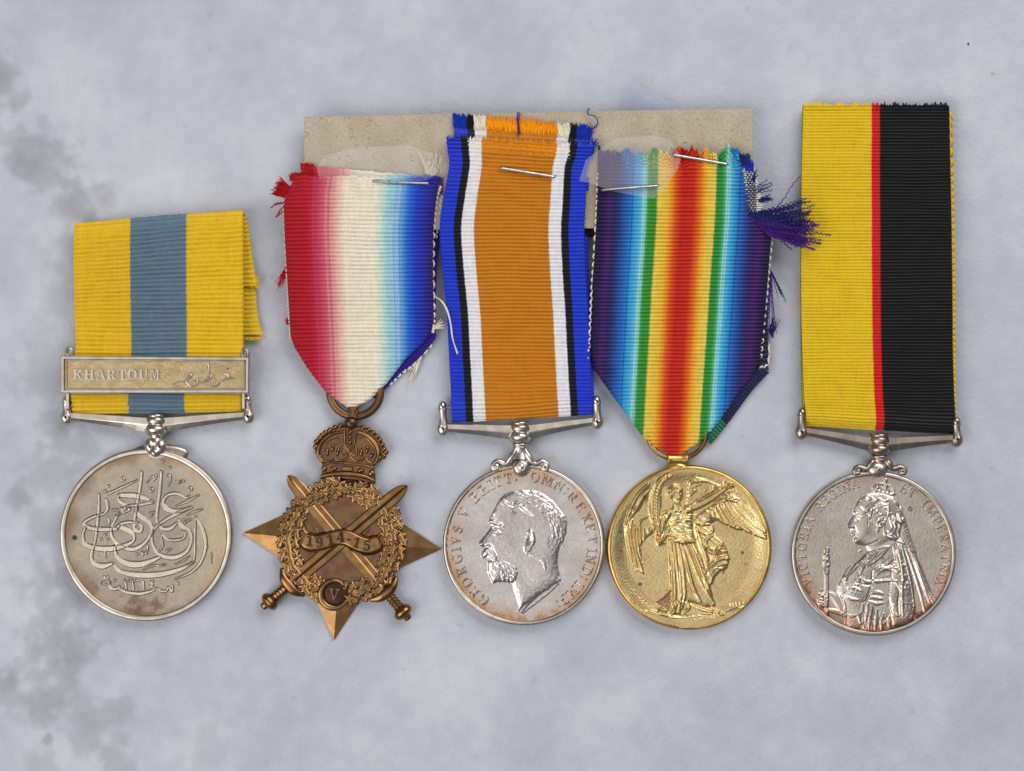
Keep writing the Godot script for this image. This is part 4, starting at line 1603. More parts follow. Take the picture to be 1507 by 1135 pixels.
# ---------------------------------------------------------------- lettering round a rim
func arc_word(r: Relief, id: int, text: String, c: Vector2, rad: float, a0: float, a1: float, cap: float, hh: float) -> void:
	# a0, a1: where the middles of the first and last letters stand, degrees clockwise from the top
	var wide := {"I": 0.55, "M": 1.35, "O": 1.12, "G": 1.1, "N": 1.12, "X": 1.05, ":": 0.45, ".": 0.45, " ": 0.75, "V": 1.02, "A": 1.05, "E": 0.92, "T": 0.95, "R": 1.05, "C": 1.0, "S": 0.8, "B": 1.0, "D": 1.1, "P": 0.9}
	var font := SystemFont.new()
	font.font_names = PackedStringArray(["Droid Serif"])
	var cum := [0.0]
	for i in range(1, text.length()):
		cum.append(cum[i - 1] + (wide.get(text[i], 1.0) + wide.get(text[i - 1], 1.0)) * 0.5)
	for i in text.length():
		var a := deg_to_rad(lerpf(a0, a1, cum[i] / maxf(cum[text.length() - 1], 1e-6)))
		var out := Vector2(sin(a), -cos(a))
		var rt := Vector2(cos(a), sin(a))
		var tm := TextMesh.new()
		tm.text = text[i]
		tm.font = font
		tm.font_size = 40
		tm.pixel_size = cap / (0.714 * 40.0)
		tm.depth = 0.0
		tm.curve_step = 2.0
		var mid := tm.get_aabb().get_center()
		var arr := tm.get_mesh_arrays()
		var pv: PackedVector3Array = arr[Mesh.ARRAY_VERTEX]
		var ii := PackedInt32Array()
		if arr[Mesh.ARRAY_INDEX] != null:
			ii = arr[Mesh.ARRAY_INDEX]
		if ii.is_empty():
			for k in pv.size():
				ii.append(k)
		var tris := PackedVector2Array()
		for k in ii:
			var q := pv[k] - mid
			tris.append(c + out * (rad + q.y) + rt * q.x)
		r.raise_tris(tris, hh, 1.05, id)


# ---------------------------------------------------------------- medal with a bearded man's head
func make_profile_medal() -> void:
	K = 1.0 - 20.0 / HCAM
	var t := thing("campaign_medal", "silver medal with a bearded man's head on an orange ribbon edged white, black and blue", "medal", 771, 640, "campaign medals laid in a row")
	var c := Vector2(771, 802)
	var R := 119.5
	var inner := 113.0
	var field := 16.0
	var tone := disc_tone(91, lin(206, 200, 196), lin(186, 178, 178), lin(190, 150, 114), 0.8, 0.55, 0.7, func(cc: Color, p: Vector2, n1: float, n2: float) -> Color:
		var a := smoothstep(0.66, 0.9, p.length() + n2 * 0.2) * clampf(0.45 + n1 * 2.2, 0, 1)
		cc = cc.lerp(lin(206, 174, 140), a * 0.5)
		return cc.lerp(lin(140, 84, 50), smoothstep(0.86, 0.96, p.length() + n2 * 0.15) * clampf(p.y * 1.3 - 0.1 + n1, 0, 1) * 0.35))
	var face := metal(tone, 0.3, M.scr, 0.4)
	disc_body(t, c, R, inner, std_rim(R, inner, field), M.silver_rim)
	var r := Relief.new(410, inner, c)
	for y in r.n:
		for x in r.n:
			var d := Vector2(x - (r.n - 1) * 0.5, y - (r.n - 1) * 0.5).length() * r.cs / inner
			r.h[y * r.n + x] = 1.0 * pow(d, 4.0)
	var head := pts("155,385 185,320 220,255 255,185 290,130 350,65 450,30 560,15 700,20 800,55 900,130 1000,230 1060,320 1085,420 1077,520 1040,610 1000,680 980,760 968,860 975,950 1000,1050 1025,1108", 700, 720, 8.107)
	head.append_array(pts("500,520 400,580 300,640 220,700 150,760 80,812 20,882", 760, 800, 8.729))
	head.append_array(pts("1050,890 1085,800 1060,730 1045,680 1015,580 1005,520 940,495 860,488 790,496 738,518 725,470 714,440 692,390 683,320 685,270 690,220 658,190 625,180 606,170 618,120 640,75", 640, 800, 8.731))
	head.append_array(pts("112,695 90,688 60,677 40,660 70,622 120,562 160,505 182,475 192,440 178,415 160,402", 700, 720, 8.107))
	r.raise(head, 4.2, 24.0, 2)
	r.soften(3)
	var P := func(s: String) -> Array: return pts(s, 700, 720, 8.107)
	# planes of the face
	r.bump(Vector2(745, 742), 16, 12, 0.5, 0.9, 2)
	r.bump(Vector2(733, 757), 11, 9, 0.6, 0.7, 2)
	r.bump(Vector2(790, 745), 26, 18, 0.4, 1.0, 2)
	r.bump(Vector2(745, 796), 14, 12, 0.0, 1.1, 2)
	r.bump(Vector2(757, 816), 14, 9, 0.5, 0.9, 2)
	r.bump(Vector2(800, 838), 16, 22, 0.3, 1.0, 2)
	r.bump(Vector2(772, 850), 11, 24, -0.25, -0.9, 2)
	r.stroke(P.call("165,398 200,392 240,405 300,420 330,445"), [1.6, 2.6, 3.0, 2.6, 1.2], 1.3, 2, 1.2)
	r.bump(Vector2(728.5, 776.5), 5.5, 4.5, 0.0, -1.9, 2)
	r.bump(Vector2(738, 779), 5.5, 4.5, 0.2, -0.7, 2)
	r.stroke(P.call("205,470 235,478 262,500 300,520"), [0.8, 1.5, 1.7, 0.9], 1.0, 2, 1.2)
	r.stroke(P.call("215,535 240,545 275,540 310,520"), [0.7, 1.2, 1.3, 0.7], 0.8, 2, 1.2)
	r.bump(Vector2(730.5, 783), 3.4, 2.6, 0.1, 1.0, 2)
	# nose
	r.stroke(P.call("195,470 165,520 120,580 80,635 62,655"), [2.0, 2.6, 3.0, 3.4, 3.0], 1.2, 2, 1.2)
	r.bump(Vector2(716.5, 801.5), 4.2, 3.6, 0.3, 1.7, 2)
	r.bump(Vector2(709.5, 800.5), 3.6, 2.8, 0.2, 0.9, 2)
	r.stroke(P.call("150,640 175,660 195,690 215,735 245,790"), [0.9, 1.2, 1.3, 1.2, 0.8], 1.3, 2, 1.2, true)
	r.stroke(P.call("90,690 115,694 140,680"), [0.8, 1.2, 0.8], 0.9, 2, 1.2, true)
	# moustache, mouth, beard
	r.stroke(P.call("88,800 110,770 145,740 185,760 215,800 235,838"), [2.6, 4.0, 4.6, 4.8, 4.0, 1.6], 1.7, 2, 1.3)
	r.stroke(P.call("130,842 160,848 190,842"), [0.9, 1.3, 0.8], 1.0, 2, 1.2, true)
	var beard := P.call("150,850 200,868 260,852 330,858 400,880 470,935 500,1000 480,1080 440,1118 380,1112 290,1100 205,1112 165,1040 145,960 150,890") as Array
	r.raise(beard, 1.1, 4.0, 3, false, 2)
	# ear
	var ear := P.call("600,560 625,500 655,470 690,500 705,560 715,620 700,665 665,700 655,740 610,758 575,745 572,690 590,640") as Array
	r.raise(ear, 1.1, 3.2, 4, false, 2)
	r.stroke(P.call("625,520 655,490 680,530 690,600 675,650"), [0.9, 1.2, 1.2, 1.2, 0.7], 1.1, 4, 1.3)
	r.bump(Vector2(778.5, 796), 3.0, 6.5, 0.1, -1.6, 4)
	r.stroke(P.call("640,560 655,600 640,650 610,680"), [0.7, 1.2, 1.2, 0.7], 0.8, 4, 1.2, true)
	r.stroke(P.call("600,600 590,680 585,730"), [0.8, 1.1, 1.1], 0.8, 4, 1.2)
	# hair: strands swept back from the parting, short curls below
	var g := RandomNumberGenerator.new()
	g.seed = 14
	r.stroke(P.call("345,130 380,170 440,190 510,200 590,260 680,320"), [1.0, 2.2, 2.6, 2.4, 2.2, 1.2], 0.9, 2, 1.2, true)
	r.stroke(P.call("350,120 420,80 520,70 640,85 760,130 880,220 980,330"), [1.4, 3.0, 4.0, 4.0, 4.0, 3.4, 2.0], 0.8, 2, 1.2)
	for i in 260:
		var f := g.randf()
		var lane := g.randf()
		var a := lerpf(-2.5, 0.6, f)
		var rr := lerpf(34, 62, lane)
		var o := Vector2(778, 783) + Vector2(cos(a) * rr * 0.92, sin(a) * rr)
		if o.x < 742 + maxf(0.0, (o.y - 745)) * 0.9 and o.y > 738:
			continue
		if o.y > 822:
			continue
		var dirn := Vector2(-sin(a), cos(a)).rotated(g.randf_range(-0.5, 0.2))
		var ln := g.randf_range(4, 9)
		r.stroke([o - dirn * ln * 0.5, o + dirn.rotated(0.2) * ln * 0.1, o + dirn.rotated(0.4) * ln * 0.5], [0.6, g.randf_range(0.9, 1.5), 0.5], g.randf_range(0.2, 0.5), 2, 1.2, g.randf() < 0.45)
	for i in 150:
		var o := Vector2(g.randf_range(719, 772), g.randf_range(828, 858))
		if not Geometry2D.is_point_in_polygon(o, PackedVector2Array(beard)):
			continue
		var d := Vector2(0.3, 1).rotated(g.randf_range(-0.9, 0.5)) * g.randf_range(1.5, 3.4)
		r.stroke([o - d, o + Vector2(g.randf_range(-1, 1), 0), o + d], [0.6, 1.2, 0.6], g.randf_range(0.25, 0.6), 3, 1.2, g.randf() < 0.4)
	# neck: the cut edge slopes down to the field, with tiny raised letters
	r.stroke(pts("1020,1100 940,1150 850,1230 760,1300 690,1360 620,1420 555,1490", 700, 720, 8.107), [1.0, 3.4, 4.0, 4.0, 3.6, 2.6, 1.0], 1.5, 2, 1.2, true)
	for q in pts("325,600 345,590 375,580 395,570 405,565 425,548", 760, 800, 8.729):
		r.stroke([q, q + Vector2(1.0, 2.8)], [0.7, 0.6], 0.8, 2, 1.6)
	r.stroke(P.call("600,760 700,800 800,850 830,960"), [1.0, 3.0, 3.0, 1.0], 0.7, 2, 1.0)
	r.rough(noise(93, 0.12, 2), 0.3, 2)
	r.rough(noise(95, 0.5, 2), 0.35, 3)
	r.rough(noise(94, 0.25, 2), 0.09, 0)
	r.soften(2)
	r.calm([2, 3, 4], 0.74)
	r.soften(1)
	for w in [["GEORGIVS", -144, -77], ["V", -62, -62], ["BRITT:", -46, -7], ["OMN:", 9.5, 38], ["REX", 45.5, 67], ["ET", 75.5, 85.5], ["IND:", 95, 119], ["IMP:", 126, 150]]:
		arc_word(r, 9, w[0], c, 100.5, w[1], w[2], 14.0, 2.2)
	part(r.mesh([0], field, R), "field", face, t)
	part(r.mesh([2, 3, 4], field, R), "portrait", face, t)
	part(r.mesh([9], field, R), "inscription", face, t)
	suspender(t, Vector2(652, 630), Vector2(651, 601), Vector2(765.5, 635), Vector2(879, 620), Vector2(878, 593), M.silver, M.silver_dark)
	scrolls(t, Vector2(765.5, 635), Vector2(767, 690), 40.0, M.silver)
	var q := MB.new()
	q.ball(Vector3(767, 19, 688), Vector3(14.0, 9.5, 14.0), 0, 14, 24)
	q.lathe(Vector3(767, 27.5, 687), Vector3.UP, [Vector2(7.5, -1.5), Vector2(7.2, 0.8), Vector2(6.0, 1.3), Vector2(5.0, 0.9), Vector2(3.6, 0.8), Vector2(2.6, 1.8), Vector2(0.1, 2.2)], 20)
	part(q, "claw", M.silver, t)
	# ribbon
	var blue := lin(28, 58, 206)
	var blk := lin(13, 13, 17)
	var wht := lin(232, 232, 236)
	var org := lin(202, 128, 14)
	var cl := cloth(stripes(96, [[0.0, blue], [0.0945, blue], [0.0965, blk], [0.146, blk], [0.148, wht], [0.234, wht], [0.236, org], [0.752, org], [0.754, wht], [0.840, wht], [0.842, blk], [0.891, blk], [0.893, blue], [1.0, blue]], 0.06))
	var L := v3("659,204,44 660,225,44 662,247,43 653,298,42 648,340,39 652,399,31 658,460,23 661,520,18 664,575,19 665,602,18 666,620,8")
	var R_ := v3("873,216,44 868,236,44 862,254,43 861,298,42 859,340,39 861,399,31 865,460,23 868,520,18 871,575,19 872.5,593,18 873.5,609,8")
	part(ribbon(v3("668,170,37 669,186,37 670,206,37 668,240,37"), v3("870,188,37 869,200,37 866,220,37 862,250,37"), 5.6, 0.8, 90, 97, null, null, {"frill": 6.0}), "ribbon_end", cl, t)
	part(ribbon(v3("664,260,36 660,340,24 664,420,18 668,520,12 672,610,8"), v3("866,262,36 865,340,24 867,420,18 872,520,12 875,600,8"), 5.6, 1.2, 60, 99), "ribbon_underlayer", cl, t)
	part(ribbon(L, R_, 5.6, 4.0, 120, 98, null, null, {"bow": 0.8, "frill": 5.0}), "ribbon", cl, t)
	# frayed cut ends, strand by strand in the stripe colours
	var fr := [["navy", M.blue_thread, 0.0, 0.095], ["black", M.black_thread, 0.097, 0.146], ["white", M.white_thread, 0.148, 0.234], ["orange", M.orange_thread, 0.236, 0.752], ["white", M.white_thread, 0.754, 0.84], ["black", M.black_thread, 0.842, 0.891], ["navy", M.blue_thread, 0.893, 1.0]]
	for row in 2:
		var a := Vector3(659, 45.5, 216) if row == 0 else Vector3(668, 38.5, 182)
		var b := Vector3(872, 45.5, 230) if row == 0 else Vector3(870, 38.5, 200)
		for s in fr:
			var bb := MB.new()
			var cnt := int((s[3] - s[2]) * 900)
			for i in cnt:
				var u: float = lerpf(s[2], s[3], g.randf())
				var o := a.lerp(b, u) + Vector3(0, g.randf_range(-0.4, 0.8), g.randf_range(-3, 9))
				var ln := g.randf_range(9, 17) * (0.9 if row == 0 else 0.85)
				var dx := g.randf_range(-1.6, 1.6) + (u - 0.5) * 3.0
				bb.tube([o, o + Vector3(dx * 0.3 + g.randf_range(-0.6, 0.6), 0.5, -ln * 0.5), o + Vector3(dx, 0.2, -ln)], [0.5, 0.6, 0.3], 4, 4)
			part(bb, "frayed_end", s[1], t, true)
	for q2 in ["762,168,42 761,180,43 763,190,42 762,201,40", "765,169,42 763,179,43 764,190,42 764.5,201,40"]:
		var st2 := MB.new()
		thread(st2, v3(q2), 1.0, 0.4, 5.0, 2)
		part(st2, "purple_stitch", M.purple_thread, t)
	var ct := MB.new()
	thread(ct, v3("869,198,40 871,192,40 877,188,40 879,181,40 875,174,40 870,172,40 865,171,40 864,166,40 867,162,39"), 1.1, 0.3, 4.0)
	part(ct, "curled_thread", M.blue_thread, t)
	tuft(t, "frayed_tuft", M.blue_thread, Vector3(872, 43, 218), Vector3(3, 0, 6), Vector3(0.3, 0, -1), 26, 5, 11, 0.6, 0.5, 0.7, 31)


# ---------------------------------------------------------------- gilt medal with a winged figure
func zw(s: String) -> Array:
	return pts(s, 880, 640, 3.785)


func make_winged_medal() -> void:
	K = 1.0 - 20.0 / HCAM
	var t := thing("victory_medal", "gilt medal with a winged figure on a frayed rainbow ribbon", "medal", 1005, 640, "campaign medals laid in a row")
	var c := Vector2(1015, 806.5)
	var R := 122.0
	var inner := 118.5
	var field := 14.5
	var tone := disc_tone(101, lin(222, 200, 146), lin(208, 182, 126), lin(208, 174, 116), 0.85, 0.5, 0.8, func(cc: Color, p: Vector2, n1: float, n2: float) -> Color:
		for s in [[-0.60, 0.44, 0.03], [0.64, 0.06, 0.024], [0.68, 0.2, 0.014], [-0.84, -0.2, 0.014], [-0.82, -0.08, 0.01], [-0.83, 0.04, 0.012], [0.28, 0.05, 0.01], [-0.55, -0.62, 0.02]]:
			var d := p.distance_to(Vector2(s[0], s[1])) + n2 * 0.008
			cc = cc.lerp(lin(112, 78, 66), smoothstep(s[2], s[2] * 0.6, d) * 0.75)
		return cc.lerp(lin(150, 108, 60), clampf(n2 * 1.4 - 0.25, 0, 1) * 0.5))
	var face := metal(tone, 0.32, M.scr, 0.6)
	disc_body(t, c, R, inner, [Vector2(R - 6, 0.2), Vector2(R - 1.5, 0.5), Vector2(R - 0.2, 2.5), Vector2(R, 6), Vector2(R, 11), Vector2(R - 0.3, 14), Vector2(R - 1.2, 16.6), Vector2(R - 2.6, 18.0), Vector2(R - 4.5, 18.6), Vector2(R - 6.5, 18.0), Vector2(R - 8, 16.8)], M.gilt)
	var r := Relief.new(360, inner, c)
	for y in r.n:
		for x in r.n:
			var d := Vector2(x - (r.n - 1) * 0.5, y - (r.n - 1) * 0.5).length() * r.cs
			r.h[y * r.n + x] = 3.6 * smoothstep(inner - 26.0, inner - 3.0, d) * 1.0
	var g := RandomNumberGenerator.new()
	g.seed = 6
	# wings behind
	r.raise(zw("285,262 240,300 200,355 168,420 147,500 152,560 165,630 185,700 215,755 255,780 248,720 240,660 238,620 270,575 305,552 325,520 300,440 280,340"), 2.2, 7.0, 1)
	r.raise(zw("490,392 498,320 505,262 545,236 600,246 650,268 690,285 640,330 560,372 520,395"), 1.8, 5.0, 1)
	r.raise(zw("530,480 580,430 640,395 700,340 735,318 775,312 830,385 900,480 938,530 942,582 900,575 850,552 800,532 770,530 720,506 660,476 625,500 590,510 550,500"), 2.4, 7.0, 1)
	# feathers
	for s in ["282,275 225,330 180,420 155,500", "300,300 245,350 205,430 175,470"]:
		r.stroke(zw(s), [1.0, 2.2, 2.0, 1.2], 1.2, 1, 1.2)
	for s in ["175,470 165,560 178,640 192,710", "190,475 180,560 195,640 218,745", "205,500 200,580 215,660 255,775", "215,515 218,590 232,640", "235,520 236,575 240,618", "255,520 258,560 262,575", "280,515 282,540 290,558"]:
		r.stroke(zw(s), [1.0, 1.6, 1.5, 0.6], 1.1, 1, 1.2)
	r.stroke(zw("172,470 200,522 225,518 240,480 285,455"), [1.2, 2.4, 2.4, 1.6, 0.8], 1.0, 1, 1.0)
	r.stroke(zw("180,430 215,420 240,380 265,330"), [1.0, 3.0, 3.0, 1.0], 1.0, 1, 1.0)
	for s in ["735,335 800,400 870,490 935,545", "722,345 780,415 860,505 930,560", "712,360 760,430 830,505 900,560 938,578", "700,375 735,440 790,505 850,545", "690,385 720,440 760,500 800,530", "672,395 695,440 725,490 760,515", "655,405 672,445 695,480 720,500", "640,420 650,450 668,474", "760,316 830,390 905,490 940,540"]:
		r.stroke(zw(s), [1.4, 2.6, 2.6, 1.2], 1.5, 1, 1.1)
	for s in ["728,350 790,425 862,510 932,555", "716,362 770,440 842,515 905,566", "704,380 745,445 805,512 870,552", "694,392 728,450 772,505 815,535", "682,402 710,450 745,495 775,518", "664,412 685,452 708,486 730,508", "770,330 835,402 900,495 938,535"]:
		r.stroke(zw(s), [0.7, 1.2, 0.7], 1.5, 1, 1.2, true)
	for s in ["172,480 172,560 186,640 204,735", "198,490 192,570 206,650 236,750", "210,510 210,590 224,660 246,710", "226,520 228,580 236,632", "246,520 248,570 252,595"]:
		r.stroke(zw(s), [0.6, 1.0, 0.6], 1.3, 1, 1.2, true)
	for s in ["745,345 690,365 660,380", "735,352 700,372 655,395", "770,355 720,368", "700,330 670,355 640,372", "720,325 760,348 790,362", "690,345 735,365 775,372"]:
		r.stroke(zw(s), [0.8, 1.6, 0.8], 1.0, 1, 1.2)
	for i in 46:
		var o: Vector2 = zw("%f,%f" % [g.randf_range(515, 650), g.randf_range(262, 360)])[0]
		r.bump(o, 2.4, 1.6, -0.6, g.randf_range(-0.6, 0.9), 1)
	r.stroke(zw("508,265 545,262 600,258 650,275 680,300"), [1.0, 1.8, 1.8, 1.6, 0.8], 1.0, 1, 1.2)
	for i in 30:
		var o: Vector2 = zw("%f,%f" % [g.randf_range(560, 700), g.randf_range(400, 490)])[0]
		r.bump(o, 3.2, 1.6, 0.8, g.randf_range(-0.5, 0.8), 1)
	r.bump(zw("610,460")[0], 7, 10, 0.5, 1.4, 1)
	# cloak blown out behind
	r.raise(zw("528,455 560,485 600,510 640,545 690,590 715,635 735,690 720,745 680,765 652,795 640,832 622,840 600,760 575,690 552,610 535,540"), 2.6, 7.0, 2)
	for s in ["540,480 580,540 640,590 700,640", "548,520 580,590 640,640 720,650", "556,570 590,640 610,700", "600,770 640,720 690,690 730,690", "620,800 650,740 700,720 725,720", "640,560 600,600 640,660 690,630", "700,600 660,650 650,700", "628,830 640,790 670,760", "655,745 690,750 700,770"]:
		r.stroke(zw(s), [1.0, 2.6, 2.6, 1.0], 1.8, 2, 1.1)
	for s in ["560,545 610,575 660,625", "600,640 625,690 615,740", "650,690 690,670 715,690"]:
		r.stroke(zw(s), [1.0, 2.2, 1.0], 1.4, 2, 1.1, true)
	r.stroke(zw("605,500 630,505 642,535 618,552 600,530"), [1.0, 1.8, 2.0, 1.8, 1.0], 1.6, 2, 1.2)
	# ground
	r.raise(zw("235,988 300,982 420,1010 480,1016 560,1006 640,1008 720,1000 780,966 832,960 800,1005 700,1060 600,1085 480,1085 360,1058 280,1020"), 1.5, 5.0, 3)
	r.stroke(zw("235,988 300,985 400,1014 500,1016 600,1004 700,1000 785,964 832,960"), [0.8, 1.4, 1.8, 1.8, 1.8, 1.6, 1.4, 0.8], 1.0, 3, 1.2)
	# trailing robe
	r.raise(zw("412,862 370,905 320,942 345,960 330,990 345,1008 430,1012 520,1010 640,1000 655,985 560,960 480,925 440,930"), 1.9, 4.0, 4)
	for s in ["405,880 365,930 335,950", "408,905 370,955 345,985", "412,930 385,975 370,1000", "440,940 420,985 410,1008", "480,930 470,975 500,1005", "500,925 510,965 490,985 478,1000", "530,945 580,975 640,990", "345,962 372,975 360,1000"]:
		r.stroke(zw(s), [0.8, 2.0, 0.8], 1.5, 4, 1.1)
	# skirt
	r.raise(zw("392,585 450,575 538,585 560,640 585,705 605,770 625,840 640,905 655,955 600,962 540,940 480,925 458,1000 405,1002 410,920 404,840 408,740 398,650"), 3.4, 9.0, 5)
	for s in ["410,600 418,700 425,800 430,900 425,995", "425,600 440,700 455,800 462,900 450,990", "445,595 465,680 478,780 485,880 480,925", "462,600 490,690 510,790 540,880 570,935", "480,595 520,690 560,790 610,880 640,930", "500,590 540,660 580,760 620,860", "520,590 555,650 590,740", "400,640 408,740 410,860", "470,640 500,740 530,840 575,930"]:
		r.stroke(zw(s), [0.9, 2.2, 2.4, 1.0], 1.6, 5, 1.1)
	for s in ["435,610 450,750 460,900", "470,620 500,760 530,880", "510,620 555,740 600,860", "415,650 420,800 418,950"]:
		r.stroke(zw(s), [0.8, 1.5, 0.8], 1.4, 5, 1.1, true)
	# torso and bodice
	r.raise(zw("362,445 385,418 420,405 445,418 480,402 520,402 530,440 530,520 545,600 480,612 410,590 385,560 400,520 385,480"), 3.8, 7.5, 6)
	for i in 60:
		var o: Vector2 = zw("%f,%f" % [g.randf_range(400, 530), g.randf_range(440, 590)])[0]
		var d := Vector2(1, 0.5).rotated(g.randf_range(-0.5, 0.5)) * g.randf_range(2, 5)
		r.stroke([o - d, o, o + d], [0.6, 1.3, 0.6], g.randf_range(0.25, 0.65), 6, 1.2, g.randf() < 0.5)
	r.bump(zw("430,470")[0], 6, 6, 0, 1.4, 6)
	r.bump(zw("490,465")[0], 6, 6, 0, 1.4, 6)
	r.stroke(zw("390,560 440,565 490,585 545,600"), [1.2, 2.2, 2.2, 1.2], 1.4, 6, 1.2)
	# arms
	r.stroke(zw("500,415 560,392 620,362 680,322 712,300"), [6.0, 5.4, 4.8, 4.0, 3.0], 4.2, 7, 1.2)
	r.stroke(zw("705,303 722,288 742,280"), [3.2, 3.6, 2.4], 3.6, 7, 1.2)
	for s in ["725,285 752,274", "728,289 757,284", "726,294 750,293", "712,290 706,262"]:
		r.stroke(zw(s), [1.3, 1.0], 3.2, 7, 1.3)
	r.stroke(zw("385,440 362,480 350,530 345,575"), [6.0, 6.4, 5.4, 4.2], 3.2, 7, 1.2)
	r.stroke(zw("395,520 375,560 358,590"), [3.0, 3.6, 3.0], 2.6, 7, 1.2)
	r.bump(zw("345,595")[0], 5, 6, 0.2, 2.2)
	for s in ["330,585 342,612", "340,592 356,612", "350,590 372,606"]:
		r.stroke(zw(s), [1.4, 1.1], 1.8, 7, 1.3)
	# palm branch held up
	r.raise(zw("405,222 370,224 335,242 305,285 285,345 278,420 290,475 312,530 335,585 348,575 345,520 352,455 355,395 352,330 362,270"), 2.0, 4.0, 8)
	for i in 22:
		var f := i / 21.0
		var o: Vector2 = MB.cr(zw("342,580 322,500 318,420 322,340 345,270 385,232"), f)
		for sd in [-1.0, 1.0]:
			var up: Vector2 = (MB.cr(zw("342,580 322,500 318,420 322,340 345,270 385,232"), f + 0.03) - o).normalized()
			var q := o + up.rotated(sd * 0.5) * 7.0
			r.stroke([o, (o + q) * 0.5 + up.rotated(sd * PI / 2) * 0.8, q + up * 3.0], [1.0, 1.5, 0.6], 1.3, 8, 1.2)
	# head, hair and face
	r.raise(zw("425,375 458,378 470,410 460,432 425,430 415,405"), 3.0, 5.0, 9)
	r.raise(zw("392,330 398,300 420,283 448,284 468,300 474,330 466,360 452,385 435,388 418,372 402,352"), 4.4, 7.0, 9)
	r.stroke(zw("468,310 450,290 425,286 402,302 394,330 402,352"), [1.4, 2.6, 3.2, 3.4, 3.2, 1.6], 1.6, 9, 1.2)
	r.bump(zw("404,345")[0], 3.4, 5, 0.2, 1.6, 9)
	r.stroke(zw("450,318 452,335 456,350"), [0.9, 1.1, 1.4], 1.3, 9, 1.3)
	r.bump(zw("441,326")[0], 2.4, 1.4, 0, -1.1, 9)
	r.bump(zw("462,326")[0], 2.2, 1.4, 0, -1.1, 9)
	r.stroke(zw("436,318 446,316"), [0.8, 0.8], 0.8, 9, 1.3)
	r.stroke(zw("446,364 452,365 460,363"), [0.7, 1.1, 0.7], 0.9, 9, 1.3, true)
	r.bump(zw("452,376")[0], 2.6, 2, 0, 0.8, 9)
	# foot
	r.stroke(zw("640,945 665,985 692,998"), [3.4, 3.4, 2.2], 2.6, 10, 1.2)
	for s in ["680,990 700,1000", "676,996 694,1004"]:
		r.stroke(zw(s), [1.2, 0.9], 1.4, 10, 1.2)
	# scratched signature at the edge of the ground
	r.stroke(zw("735,940 742,952 750,938 758,952 766,940 775,950 785,938 795,946 805,934 815,942"), [0.5, 0.6, 0.5], 0.7, 3, 1.4)
	r.rough(noise(102, 0.3, 3), 0.25)
	r.soften(1)
	part(r.mesh([0], field, R), "field", face, t)
	part(r.mesh([1], field, R), "wings", face, t)
	part(r.mesh([2, 4, 5, 6, 7, 9, 10], field, R), "winged_figure", face, t)
	part(r.mesh([8], field, R), "palm_branch", face, t)
	part(r.mesh([3], field, R), "ground_mound", face, t)
	# loop and ring
	var lp := MB.new()
	lp.lathe(Vector3(982.5, 12, 676.5), Vector3(1, 0, 0), [Vector2(5.0, 0), Vector2(9.0, 0.4), Vector2(9.6, 2.0), Vector2(8.6, 5), Vector2(8.2, 9), Vector2(8.3, 19), Vector2(8.6, 24), Vector2(9.6, 29), Vector2(9.0, 31), Vector2(5.0, 31.4)], 24)
	lp.tube([Vector3(986, 11, 690), Vector3(999, 12, 687), Vector3(1012, 11, 690)], [6, 7.6, 6], 14, 12, 0.9)
	part(lp, "loop", M.gilt, t)
	var rg := MB.new()
	var ring := []
	for i in 33:
		ring.append(Vector3(997 + cos(i * TAU / 32) * 43.0, 12.0 + sin(i * TAU / 32) * 1.0, 638 + sin(i * TAU / 32) * 38.0))
	rg.tube(ring, [3.6, 3.6], 12, 96, 1.0, false)
	part(rg, "ribbon_ring", metal(mottle(111, lin(170, 136, 82), lin(128, 100, 62), 0.04), 0.32, M.scr, 0.4, 70.0), t)
	make_rainbow_ribbon(t)


